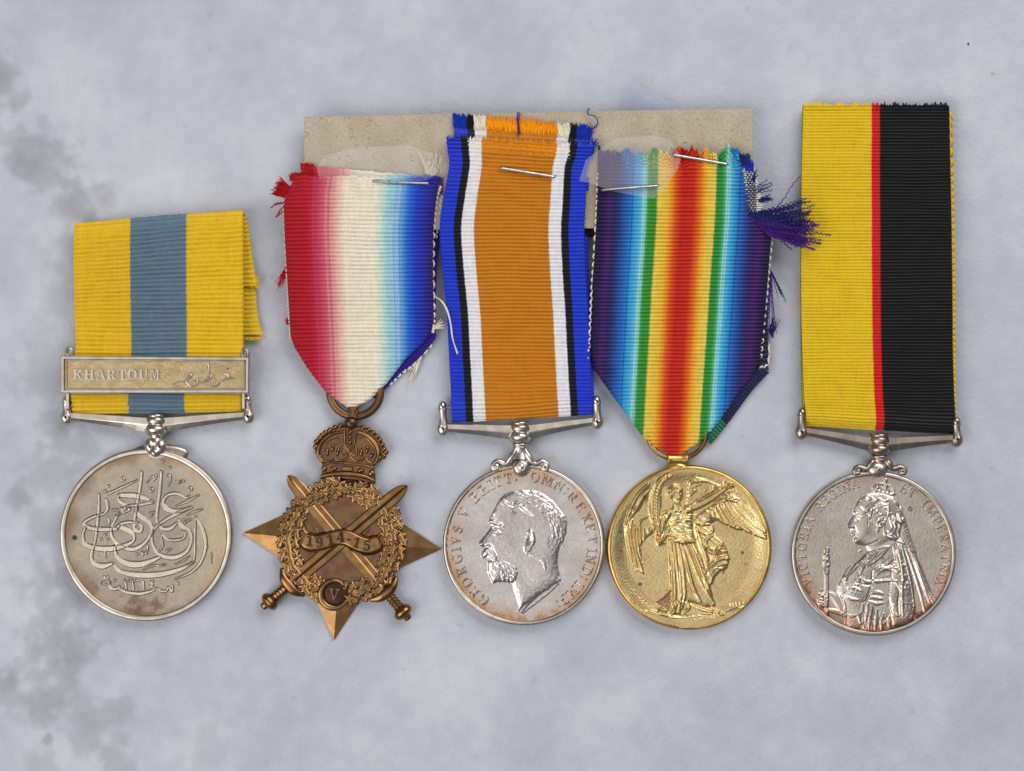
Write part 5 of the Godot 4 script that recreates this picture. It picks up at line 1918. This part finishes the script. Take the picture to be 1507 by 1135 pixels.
func make_rainbow_ribbon(t: Node3D) -> void:
	var stops := [[0.0, lin(26, 20, 54)], [0.035, lin(38, 26, 76)], [0.07, lin(76, 34, 110)], [0.10, lin(46, 40, 100)], [0.125, lin(38, 62, 134)], [0.155, lin(42, 96, 174)], [0.18, lin(38, 116, 196)], [0.205, lin(48, 156, 216)], [0.24, lin(86, 186, 226)], [0.262, lin(140, 210, 222)], [0.275, lin(130, 204, 180)], [0.288, lin(66, 164, 100)], [0.30, lin(52, 152, 58)], [0.335, lin(72, 150, 48)], [0.343, lin(234, 210, 92)], [0.40, lin(236, 196, 62)], [0.425, lin(232, 150, 38)], [0.45, lin(218, 84, 24)], [0.485, lin(198, 36, 22)], [0.545, lin(204, 46, 20)], [0.575, lin(226, 106, 26)], [0.605, lin(238, 172, 48)], [0.63, lin(236, 204, 76)], [0.668, lin(236, 212, 100)], [0.676, lin(56, 148, 50)], [0.708, lin(54, 156, 66)], [0.722, lin(84, 184, 136)], [0.737, lin(140, 210, 208)], [0.755, lin(104, 196, 224)], [0.785, lin(50, 160, 214)], [0.815, lin(40, 118, 194)], [0.845, lin(40, 84, 164)], [0.875, lin(42, 56, 126)], [0.905, lin(60, 36, 104)], [0.935, lin(78, 34, 112)], [0.965, lin(46, 28, 80)], [1.0, lin(24, 20, 50)]]
	var cl := cloth(stripes(121, stops, 0.08, [[0.2, lin(20, 44, 130), 0.003, 0.5], [0.262, lin(214, 238, 236), 0.003, 0.5], [0.276, lin(214, 238, 230), 0.003, 0.45], [0.733, lin(214, 240, 226), 0.003, 0.5], [0.75, lin(214, 238, 240), 0.003, 0.5], [0.808, lin(22, 46, 130), 0.003, 0.5]]))
	var L := v3("879,226,44 879,255,43 878,290,41 877,330,39.5 874,385,33 871,433,27 869,480,22 867,530,18 865,570,16 863,620,14 861,668,9")
	var R := v3("1138,226,44 1137,255,43 1136,290,41 1134,330,39.5 1130,385,33 1127,433,27 1124,480,22 1120,530,18 1117,570,16 1113,620,14 1109,668,9")
	var c0 := edge_clip(L, R, [Vector2(226, 880), Vector2(470, 869.5), Vector2(520, 867.6), Vector2(540, 873), Vector2(560, 886), Vector2(600, 915), Vector2(640, 944), Vector2(658, 958), Vector2(668, 985)])
	var c1 := edge_clip(L, R, [Vector2(226, 1084), Vector2(250, 1092), Vector2(290, 1100), Vector2(318, 1102), Vector2(352, 1133), Vector2(433, 1127.5), Vector2(536, 1120), Vector2(548, 1112), Vector2(575, 1091), Vector2(622, 1058), Vector2(650, 1034), Vector2(668, 1006)])
	part(ribbon(L, R, 5.5, 5.0, 140, 122, c0, c1, {"curl0": 6.0, "curl1": 5.0, "bow": 1.6, "wave": 1.4, "ragged": 9.0}), "ribbon", cl, t)
	part(ribbon(v3("886,262,34 884,330,26 882,400,19 880,470,13 878,520,10"), v3("1104,262,34 1126,330,26 1128,400,19 1130,470,13 1132,545,9"), 5.5, 1.3, 70, 123), "ribbon_underlayer", cl, t)
	part(ribbon(v3("1119,536,10 1094,566,10 1062,610,9 1040,642,9"), v3("1133,548,10 1107,576,9 1073,622,8 1048,652,8"), 5.2, 2.8, 24, 124), "ribbon_fold", cloth(stripes(125, [[0.0, lin(30, 22, 66)], [1.0, lin(26, 26, 74)]], 0.1)), t)
	part(ribbon(v3("1058,612,10 1048,630,10 1038,646,9"), v3("1069,624,9 1059,640,9 1047,655,8"), 5.2, 2.6, 24, 126), "ribbon_fold", cloth(stripes(127, [[0.0, lin(24, 110, 110)], [1.0, lin(42, 124, 58)]], 0.1)), t)
	selvage(t, v3("880,256,43 879,290,41 877,330,39.5 874,385,33 871,433,27 869,480,22 867,530,18"), M.white_thread, 10.4, 1.5, 1.6)
	selvage(t, v3("1134,348,36 1130,390,31 1127,433,27 1123,480,23 1119,528,19"), M.white_thread, 10.4, 1.5, -1.6)
	selvage(t, v3("1119,541,13 1126,541,11 1133,536,10 1134,520,11 1134,505,12"), M.white_thread, 9.5, 1.6, -1.6)
	# fringe along the top in the colours of the stripes
	for s in [[882, 904, 226, M.purple_thread, 30], [904, 914, 232, M.navy_thread, 14], [914, 928, 227, M.cyan_thread, 34], [928, 938, 236, M.cyan_thread, 14], [938, 952, 232, M.green_thread, 30], [952, 975, 234, M.yellow_thread, 36], [975, 990, 236, M.orange_thread, 20], [988, 1012, 224, M.red_thread, 46], [1012, 1022, 230, M.orange_thread, 20], [1022, 1058, 238, M.yellow_thread, 46], [1058, 1072, 228, M.green_thread, 32], [1070, 1084, 224, M.cyan_thread, 36], [1084, 1100, 232, M.navy_thread, 40], [1094, 1106, 240, M.blue_thread, 26]]:
		tuft(t, "frayed_end", s[3], Vector3((s[0] + s[1]) * 0.5, 45, s[2] + 12), Vector3(s[1] - s[0], 0, 2), Vector3(0.03, 0, -1), s[4] * 2, 8, 15, 0.65, 0.0, 0.2, int(s[0]))
	# bare weft ladder where the purple warp has pulled out
	var ld := MB.new()
	for i in 26:
		var z := 251.0 + i * 3.3
		var x0 := 1096 + (z - 251) * 0.08
		var x1 := lerpf(1108, 1120, clampf((z - 251) / 50.0, 0, 1)) if z < 306 else lerpf(1120, 1104, (z - 306) / 32.0)
		if x1 > x0 + 1:
			ld.tube([Vector3(x0 - 6, 43.5 - i * 0.2, z), Vector3((x0 + x1) * 0.5, 44 - i * 0.2, z + 0.3), Vector3(x1, 42 - i * 0.2, z)], [1.35, 1.4, 1.3], 6, 4)
	part(ld, "bare_weft", M.white_thread, t, true)
	var wv := MB.new()
	for i in 5:
		var x := 1098.0 + i * 2.6
		thread(wv, [Vector3(x - 3, 45, 250), Vector3(x, 45, 275), Vector3(x + 1, 44, 300), Vector3(x + 3, 42, 330), Vector3(x + 6, 40, 350)], 0.7, 1.0, 6.6, i * 5)
	part(wv, "loose_warp", M.navy_thread, t, true)
	tuft(t, "frayed_tuft", M.navy_thread, Vector3(1110, 42, 282), Vector3(4, 0, 10), Vector3(1, 0, -0.42), 7, 16, 32, 0.75, 0.9, 0.24, 41)
	tuft(t, "frayed_tuft", M.navy_thread, Vector3(1116, 41, 297), Vector3(4, 0, 5), Vector3(1, 0, -0.2), 26, 10, 22, 0.55, 0.7, 0.22, 42)
	tuft(t, "frayed_tuft", M.navy_thread, Vector3(1107, 43, 266), Vector3(3, 0, 4), Vector3(0.4, 0, -1), 8, 8, 15, 0.7, 0.7, 0.3, 47)
	tuft(t, "frayed_tuft", M.purple_thread, Vector3(1117, 42, 334), Vector3(30, 0, 32), Vector3(1, 0, 0.03), 90, 22, 78, 0.85, 1.5, 0.3, 43)
	tuft(t, "frayed_tuft", M.navy_thread, Vector3(1114, 43, 326), Vector3(26, 0, 24), Vector3(1, 0, -0.08), 50, 30, 88, 0.85, 1.6, 0.24, 44)
	tuft(t, "frayed_tuft", M.purple_thread, Vector3(1128, 38, 336), Vector3(8, 0, 16), Vector3(1, 0, 0.4), 44, 30, 58, 0.85, 1.4, 0.24, 48)
	var lt := MB.new()
	thread(lt, v3("1141,306,44 1152,293,46 1161,277,47 1174,263,47"), 0.85, 0.8, 9.0)
	part(lt, "loose_thread", M.purple_thread, t)
	tuft(t, "frayed_tuft", M.purple_thread, Vector3(1134, 24, 402), Vector3(3, 0, 4), Vector3(-0.02, 0, 1), 12, 70, 92, 0.55, 0.4, 0.03, 45)
	tuft(t, "frayed_tuft", M.navy_thread, Vector3(1136, 22, 402), Vector3(2, 0, 3), Vector3(0.42, 0, 1), 9, 30, 46, 0.55, 0.5, 0.05, 46)
	tuft(t, "frayed_tuft", M.navy_thread, Vector3(1135, 13, 490), Vector3(6, 0, 10), Vector3(0.35, 0, -1), 40, 8, 24, 0.45, 0.3, 0.16, 49)


# ---------------------------------------------------------------- medal with a crowned woman and sceptre
func zq(s: String) -> Array:
	return pts(s, 1190, 690, 8.106)


func zb(s: String) -> Array:
	return pts(s, 1230, 780, 7.094)


func make_sceptre_medal() -> void:
	K = 1.0 - 20.0 / HCAM
	var t := thing("campaign_medal", "toned silver medal with crowned woman holding sceptre on yellow, red and black ribbon", "medal", 1286, 655, "campaign medals laid in a row")
	var c := Vector2(1286.5, 815)
	var R := 122.0
	var inner := 114.5
	var field := 15.6
	var tone := disc_tone(131, lin(206, 197, 186), lin(194, 182, 170), lin(188, 156, 128), 0.85, 0.5, 0.7, func(cc: Color, p: Vector2, n1: float, n2: float) -> Color:
		var low := smoothstep(0.1, 0.95, p.y * 0.9 + p.length() * 0.35 + n1 * 0.4 - 0.1)
		cc = cc.lerp(lin(218, 164, 142), smoothstep(0.7, 0.95, p.length() + n2 * 0.15) * low * 0.8)
		cc = cc.lerp(lin(168, 140, 120), smoothstep(0.6, 0.95, p.y + n2 * 0.4 + n1 * 0.5) * 0.6)
		cc = cc.lerp(lin(128, 74, 70), smoothstep(0.9, 0.94, p.length() + n2 * 0.04) * low * 0.6)
		var ring := absf(p.distance_to(Vector2(0.44, -0.54)) - 0.02)
		return cc.lerp(lin(96, 92, 100), smoothstep(0.014, 0.004, ring) * 0.7))
	var face := metal(tone, 0.31, M.scr, 0.4)
	disc_body(t, c, R, inner, std_rim(R, inner, field), M.silver_rim)
	var r := Relief.new(410, inner, c)
	for y in r.n:
		for x in r.n:
			var d := Vector2(x - (r.n - 1) * 0.5, y - (r.n - 1) * 0.5).length() * r.cs / inner
			r.h[y * r.n + x] = 0.9 * pow(d, 5.0)
	var g := RandomNumberGenerator.new()
	g.seed = 19
	# veil behind the shoulders
	var veil := zq("1100,600 1165,640 1200,760 1240,880 1290,1010")
	veil.append_array(zb("830,240 890,380 945,520 1000,650 1062,770 1040,800 930,880 800,955 700,1010 600,1000 560,700 600,400 640,150"))
	r.raise(veil, 2.4, 9.0, 2)
	# bust
	var bust := zq("700,930 722,985 640,1058 600,1120")
	bust.append_array(zb("120,400 80,480 30,580 20,650 60,720 90,840 105,960 150,1020 250,1060 370,1085 500,1080 620,1055 740,1010 830,950 830,800 800,600 760,380 700,200 640,90 560,80 420,120"))
	r.raise(bust, 4.6, 20.0, 3)
	# head
	var head := zq("620,360 585,405 562,450 545,500 538,530 550,560 530,592 500,630 478,662 466,685 480,700 500,712 518,722 508,738 520,752 528,765 518,775 528,790 540,805 545,825 545,855 560,885 590,900 640,908 680,922 710,945 720,990 800,1000 900,960 980,900 1050,880 1100,820 1130,700 1165,635 1140,570 1110,500 1060,390 1020,330 960,300 900,280 780,290 700,310")
	r.raise(head, 4.6, 21.0, 4, true)
	r.soften(2)
	# face
	r.stroke(zq("552,520 572,530 600,560 640,580"), [1.0, 1.6, 1.8, 0.9], 1.0, 4, 1.2)
	r.bump(zq("582,590")[0], 4.5, 5.0, 0.2, -1.7, 4)
	r.stroke(zq("570,582 595,590 615,610"), [0.7, 1.2, 0.8], 0.9, 4, 1.2)
	r.stroke(zq("548,560 530,600 505,650 490,682"), [1.4, 1.8, 2.2, 2.0], 1.1, 4, 1.2)
	r.bump(zq("530,690")[0], 2.8, 2.4, 0.2, 1.4, 4)
	r.bump(zq("492,690")[0], 2.4, 2.0, 0.2, 0.8, 4)
	r.stroke(zq("545,675 560,710 580,760"), [0.8, 1.3, 0.8], 1.0, 4, 1.2, true)
	r.stroke(zq("512,752 535,752 555,745"), [0.6, 1.1, 0.6], 1.0, 4, 1.2)
	r.stroke(zq("525,770 545,768 565,775"), [0.6, 1.1, 0.6], 1.1, 4, 1.2, true)
	r.stroke(zq("528,785 545,790 560,785"), [0.6, 1.3, 0.7], 0.9, 4, 1.2)
	r.stroke(zq("540,815 560,822 580,815"), [0.6, 1.3, 0.7], 0.8, 4, 1.2, true)
	r.bump(zq("570,860")[0], 4.0, 3.4, 0.2, 1.0, 4)
	r.bump(zq("660,740")[0], 10, 8, 0.3, 1.2, 4)
	r.bump(zq("650,500")[0], 8, 8, 0.6, 1.2, 4)
	r.stroke(zq("620,450 680,500 720,560"), [0.8, 1.4, 0.8], 0.9, 4, 1.2, true)
	r.stroke(zq("690,920 760,900 840,850"), [1.0, 2.4, 1.0], 0.8, 4, 1.1, true)
	# hair and veil on the head
	r.stroke(zq("625,370 680,345 720,370 760,350 800,380 850,360 900,390 950,370"), [1.0, 1.6, 1.4, 1.6, 1.4, 1.6, 1.4, 1.0], 1.2, 4, 1.3)
	r.raise(zq("800,430 870,400 940,420 980,470 970,540 920,560 860,540 810,500"), 1.2, 3.0, 4, false, 4)
	for i in 70:
		var o: Vector2 = zq("%f,%f" % [g.randf_range(700, 1120), g.randf_range(400, 640)])[0]
		var a := atan2(o.y - 765, o.x - 1296) + PI / 2
		var d := Vector2(cos(a), sin(a)).rotated(g.randf_range(-0.4, 0.4)) * g.randf_range(2, 5)
		r.stroke([o - d, o + d.rotated(0.5) * 0.2, o + d], [0.5, 1.2, 0.5], g.randf_range(0.3, 0.8), 4, 1.2, g.randf() < 0.5)
	r.stroke(zq("845,590 880,610 890,650 870,690 840,690 820,660 830,620"), [1.0, 1.5, 1.6, 1.5, 1.4, 1.2, 0.9], 1.4, 4, 1.2)
	r.bump(zq("850,650")[0], 2.2, 3.4, 0, -1.0, 4)
	r.bump(zq("825,730")[0], 1.8, 3.2, 0, 1.0, 4)
	r.stroke(zq("950,420 960,520 930,600 910,700 920,790 1000,830 1070,860 1150,900"), [0.8, 1.4, 1.6, 1.6, 1.8, 1.8, 1.6, 0.8], 1.4, 4, 1.2)
	for s in ["970,620 1000,700 960,760", "1010,640 1040,700 1000,780 960,790", "1040,600 1090,680 1060,760", "1000,560 1060,620 1110,640", "1060,540 1100,600 1150,630", "1090,700 1080,800 1140,890", "940,740 1000,800 1080,840"]:
		r.stroke(zq(s), [0.7, 1.6, 0.7], 1.1, 4, 1.2)
	r.stroke(zq("940,560 920,640 905,760"), [0.8, 1.6, 0.8], 1.2, 4, 1.2, true)
	# falling edges of the veil
	for s in ["690,160 720,260 760,420 800,600 820,800", "730,200 790,360 850,540 900,720 935,880", "770,200 840,330 900,500 960,650 1040,790", "800,260 860,430 920,600 985,760", "820,260 900,440 980,640 1060,770", "640,160 680,330 700,500 690,700 700,900", "600,180 640,300 670,420"]:
		r.stroke(zb(s), [0.8, 1.8, 2.0, 1.6, 0.8], 1.5, 2, 1.2)
	for i in 130:
		var f := g.randf()
		var o: Vector2 = zb("%f,%f" % [lerpf(660, 700, f) + g.randf_range(0, lerpf(60, 190, f)), lerpf(330, 980, f)])[0]
		r.bump(o, g.randf_range(1.0, 2.0), g.randf_range(1.2, 2.6), g.randf() * 3, g.randf_range(-0.5, 0.8))
	# collar beads, shoulder, bodice folds
	for i in 24:
		var o: Vector2 = MB.cr(zb("365,240 420,210 500,180 560,172"), i / 23.0)
		r.bump(o, 1.0, 1.0, 0, 0.8)
	for s in ["330,270 250,340 180,420 110,500", "380,250 300,330 250,430", "440,220 380,300 300,370 255,470", "560,180 480,260 400,330 330,380", "600,300 520,370 430,390 380,420", "640,400 560,390 490,420 430,470", "410,430 480,400 580,420 640,450", "250,500 330,540 420,540 540,530 640,530", "380,660 440,650 500,670", "360,700 430,710 490,720", "340,740 420,770 500,760", "590,770 620,830 650,890", "570,800 610,870 650,900", "290,770 270,850 240,900 260,980", "330,770 330,860 310,960", "380,790 360,900 350,1040", "430,830 420,940 410,1060", "500,870 480,960 480,1060", "560,900 560,980 570,1060", "150,600 210,610 270,640", "110,690 160,720 240,730", "100,880 160,900 240,880"]:
		r.stroke(zb(s), [0.8, 2.4, 2.4, 0.8], g.randf_range(0.9, 1.6), 3, 1.1)
	for s in ["385,420 380,520 370,600 330,720 280,760", "250,470 280,560 350,575 400,560", "600,540 660,640 650,760 660,880"]:
		r.stroke(zb(s), [0.9, 1.8, 1.8, 0.9], 1.3, 3, 1.1, true)
	for i in 90:
		var o: Vector2 = zb("%f,%f" % [g.randf_range(240, 640), g.randf_range(280, 540)])[0]
		r.bump(o, g.randf_range(1.2, 3.0), g.randf_range(1.0, 2.0), g.randf() * 3, g.randf_range(-0.5, 0.7), 3)
	for i in 60:
		var o: Vector2 = zb("%f,%f" % [g.randf_range(60, 240), g.randf_range(500, 660)])[0]
		r.bump(o, 1.4, 1.4, 0, g.randf_range(-0.6, 1.1), 3)
	for i in 60:
		var o: Vector2 = zb("%f,%f" % [g.randf_range(260, 600), g.randf_range(850, 1060)])[0]
		r.bump(o, 1.2, 3.2, 0.2, g.randf_range(-0.8, 0.9), 3)
	r.bump(zb("540,700")[0], 12, 16, 0, 1.5, 3)
	r.bump(zb("210,680")[0], 14, 12, 0, 1.2, 3)
	r.raise(zb("75,490 105,478 130,495 125,525 100,535 78,515"), 2.0, 2.4, 3)
	# small crown
	r.raise(zq("770,235 1030,300 1010,330 900,290 790,280"), 1.6, 2.0, 5)
	for s in ["785,250 800,205 850,180 900,185", "1015,300 1020,260 980,215 940,190", "920,280 925,200 925,140", "820,250 835,225 825,210", "960,290 985,260 1005,290", "870,265 880,235 900,260"]:
		r.stroke(zq(s), [0.9, 1.3, 1.0], 2.0, 5, 1.3)
	for q in zq("925,135 925,160 780,232 1030,300 935,210"):
		r.bump(q, 1.6, 1.6, 0, 1.4)
	# sceptre, hand and forearm
	var zs := func(s: String) -> Array: return pts(s, 1160, 780, 7.093)
	r.stroke(zs.call("405,420 405,560 405,700 408,900"), [2.6, 2.6, 2.6, 2.4], 2.2, 6, 1.2)
	r.stroke(zs.call("405,425 405,650"), [0.8, 0.8], 0.6, 6, 1.0, true)
	for q in [[405, 352, 5.2, 5.6], [405, 285, 4.4, 3.6], [405, 440, 3.6, 2.4], [408, 245, 2.6, 2.0], [408, 215, 3.2, 2.8], [395, 205, 1.4, 1.4], [420, 205, 1.4, 1.4]]:
		var o: Vector2 = zs.call("%d,%d" % [q[0], q[1]])[0]
		r.stroke([o - Vector2(0, q[3] * 0.3), o + Vector2(0, q[3] * 0.3)], [q[2], q[2]], 2.0, 6, 1.3)
	for i in 14:
		r.bump(zs.call("%f,%f" % [g.randf_range(375, 435), g.randf_range(325, 380)])[0], 1.0, 1.0, 0, g.randf_range(-0.9, 0.9))
	r.stroke(zs.call("430,665 470,690 510,740 540,790 580,860"), [3.0, 4.8, 5.2, 5.0, 3.4], 2.2, 7, 1.2)
	r.stroke(zs.call("430,840 480,850 540,870 590,900"), [2.6, 3.4, 3.4, 2.2], 1.6, 7, 1.2)
	r.stroke(zs.call("340,690 345,740 360,780 395,780"), [3.0, 5.0, 5.0, 3.0], 1.6, 7, 1.2)
	for s in ["350,630 345,660 385,680", "330,690 360,695 415,705", "322,722 355,728 415,738", "325,752 360,760 412,768", "340,780 370,790 405,795"]:
		r.stroke(zs.call(s), [1.4, 2.2, 1.7], 1.7, 7, 1.3)
	r.stroke(zs.call("555,690 585,760 600,860 600,985"), [0.8, 1.5, 1.5, 0.8], 1.5, 3, 1.2)
	r.bump(zs.call("752,222")[0], 1.6, 1.6, 0, 1.0)
	r.rough(noise(132, 0.32, 3), 0.35, 3)
	r.rough(noise(135, 0.32, 3), 0.35, 2)
	r.rough(noise(134, 0.25, 2), 0.09, 0)
	r.soften(1)
	r.calm([2, 3, 4, 5, 6, 7], 0.82)
	r.soften(1)
	for w in [["VICTORIA", -113, -63], ["REGINA", -49, -15], ["ET", 25, 32.5], ["IMPERATRIX", 46, 113.5]]:
		arc_word(r, 9, w[0], c, 106.0, w[1], w[2], 12.6, 1.7)
	part(r.mesh([9], field, R), "inscription", face, t)
	part(r.mesh([0], field, R), "field", face, t)
	part(r.mesh([2, 3, 4, 5], field, R), "portrait", face, t)
	part(r.mesh([6, 7], field, R), "sceptre_and_hand", face, t)
	suspender(t, Vector2(1180, 635), Vector2(1180.5, 611), Vector2(1295, 653), Vector2(1409, 646), Vector2(1408, 624), M.silver_dark, M.silver_dark)
	scrolls(t, Vector2(1295, 653), Vector2(1291.5, 696), 37.0, M.silver_dark)
	var q := MB.new()
	q.ball(Vector3(1291.5, 19, 691), Vector3(15.0, 8.5, 12.0), 0, 14, 24)
	q.ball(Vector3(1291.5, 27, 690), Vector3(3.8, 2.8, 3.8), 0, 8, 12)
	part(q, "claw", M.silver_rim, t)
	var yel := lin(226, 194, 24)
	var red := lin(212, 18, 28)
	var blk := lin(12, 12, 15)
	var cl := cloth(stripes(141, [[0.0, yel], [0.468, yel], [0.471, red], [0.524, red], [0.527, blk], [1.0, blk]], 0.06))
	var L := v3("1182,153,18 1181,200,18 1179.5,260,19 1179,330,20 1178.5,400,20 1179,460,20 1180.5,520,20 1183,580,19 1186,610,19 1187,626,7")
	var R_ := v3("1397,153,18 1398,200,18 1399,260,19 1400,330,20 1401,400,20 1401.5,460,20 1402,520,20 1404,580,19 1406,620,19 1407,638,7")
	part(ribbon(L, R_, 4.7, 3.3, 120, 142, null, null, {"bow": 1.0, "frill": 3.0, "wave": 0.5}), "ribbon", cl, t)
	part(ribbon(v3("1184,160,4 1182,300,5 1181,440,5 1182,560,5 1185,620,5"), v3("1398,158,4 1402,300,5 1404,440,5 1405,560,5 1407,630,5"), 4.7, 1.2, 50, 143), "ribbon_underlayer", cl, t)
	selvage(t, v3("1398,165,19 1399.5,260,20 1401,330,21 1402,400,21 1402.5,460,21 1403,520,21 1404.5,580,19 1407,630,12"), M.yellow_thread, 9.4, 1.5, -1.4)
	selvage(t, v3("1402,170,12 1403,260,12 1404,330,12 1405,400,12 1405.5,460,12 1405.5,520,12 1406,570,12"), M.yellow_thread, 9.4, 1.5, -1.4)
	tuft(t, "frayed_end", M.yellow_thread, Vector3(1233, 20, 160), Vector3(100, 0, 0), Vector3(0, 0, -1), 240, 2, 6, 0.5, 0.0, 0.25, 51)
	tuft(t, "frayed_end", M.red_thread, Vector3(1289, 20, 160), Vector3(11, 0, 0), Vector3(0, 0, -1), 30, 2, 5, 0.5, 0.0, 0.25, 52)
	tuft(t, "frayed_end", M.black_thread, Vector3(1346, 20, 159), Vector3(100, 0, 0), Vector3(0, 0, -1), 200, 1, 4, 0.5, 0.0, 0.25, 53)


# ---------------------------------------------------------------- staples and tape
func make_staples_and_tape() -> void:
	K = 1.0 - 44.0 / HCAM
	for s in [[Vector2(549, 267.5), Vector2(630, 270.5), 46.0, "wire staple through the cream and blue stripes of the faded red, white and blue ribbon"], [Vector2(737, 248), Vector2(815.5, 261), 48.5, "wire staple slanting across the orange ribbon"], [Vector2(887, 280.5), Vector2(967, 274.5), 51.0, "wire staple through the purple and green side of the rainbow ribbon"], [Vector2(991, 229), Vector2(1069, 242.5), 50, "wire staple above the red and yellow stripes at the top of the rainbow ribbon"]]:
		var a: Vector2 = s[0]
		var e: Vector2 = s[1]
		var t := thing("staple", s[3], "staple", (a.x + e.x) * 0.5, (a.y + e.y) * 0.5, "wire staples holding the ribbons to the card")
		var b := MB.new()
		var d := (e - a).normalized()
		var h: float = s[2] + 1.4
		b.tube([Vector3(a.x, h - 6, a.y), Vector3(a.x + d.x * 0.6, h - 1.4, a.y + d.y * 0.6), Vector3(a.x + d.x * 3.5, h, a.y + d.y * 3.5), Vector3((a.x + e.x) * 0.5, h + 0.5, (a.y + e.y) * 0.5), Vector3(e.x - d.x * 3.5, h, e.y - d.y * 3.5), Vector3(e.x - d.x * 0.6, h - 1.4, e.y - d.y * 0.6), Vector3(e.x, h - 6, e.y)], [2.0, 2.2, 2.3, 2.3, 2.3, 2.2, 2.0], 10, 40)
		part(b, "wire", M.steel, t)
	var film := StandardMaterial3D.new()
	film.transparency = BaseMaterial3D.TRANSPARENCY_ALPHA
	film.albedo_color = Color(0.96, 0.96, 0.97, 0.15)
	film.roughness = 0.3
	film.metallic_specular = 0.4
	var tapes := [
		["clear_tape", "frosted piece of tape over the torn top of the rainbow ribbon", "862,236 880,222 905,205 960,200 985,206 1002,232 996,252 975,282 962,293 905,283 868,270 852,267", 50.0, 1.0, film, 0.0],
		["clear_tape", "frosted strip of tape across the top of the faded red, white and blue ribbon", "466,246 480,228 520,218 600,214 638,226 641,258 626,266 590,266 530,262 470,264", 45.0, 1.0, film, 0.0],
	]
	for s in tapes:
		var q := pts(s[2])
		var mid := Vector2.ZERO
		for v in q:
			mid += v / q.size()
		var t := thing(s[0], s[1], "tape", mid.x, mid.y, "pieces of frosted tape on the card")
		var b := MB.new()
		sheet(b, q, s[3], s[4])
		part(b, "tape_film", s[5], t)
	K = 1.0 - 12.0 / HCAM
	var inky := film.duplicate()
	inky.albedo_color = Color(0.68, 0.71, 0.84, 0.36)
	var t := thing("clear_tape", "torn triangle of ink-stained tape sticking out above the card", "tape", 950, 150, "pieces of frosted tape on the card")
	var b := MB.new()
	sheet(b, pts("912,175 918,145 922,118 932,112 945,128 968,140 990,152 1008,162 1000,178"), 14.0, 2.0)
	part(b, "tape_film", inky, t)
	K = 1.0
	var sp := thing("crumb", "tiny black crumb alone on the pale backdrop", "crumb", 1425, 65)
	var cb := MB.new()
	cb.ball(Vector3(1425, 0.9, 65), Vector3(1.2, 0.9, 2.0), 0.2, 6, 8)
	part(cb, "speck", M.black_thread, sp)
	var sp2 := thing("crumb", "tiny pale yellow fleck alone on the pale backdrop", "crumb", 1461, 108)
	var cb2 := MB.new()
	cb2.ball(Vector3(1461, 0.8, 108), Vector3(2.2, 0.8, 1.8), 0.2, 6, 8)
	part(cb2, "speck", plain(lin(214, 200, 150)), sp2)


func sheet(b: MB, outline: Array, h: float, wave: float) -> void:
	# a thin film with a little waviness and its own thickness
	var poly := PackedVector2Array(outline)
	var nz := noise(int(h * 7), 0.02, 2)
	var mid := Vector2.ZERO
	for v in poly:
		mid += v / poly.size()
	var n := poly.size()
	var rings := 8
	var p := PackedVector3Array()
	for k in rings + 1:
		var f := 1.0 - float(k) / rings
		for i in n + 1:
			var q := mid.lerp(poly[i % n], maxf(f, 0.002))
			p.append(Vector3(q.x, h + nz.get_noise_2d(q.x, q.y) * wave, q.y))
	b.grid(p, rings + 1, n + 1, true)
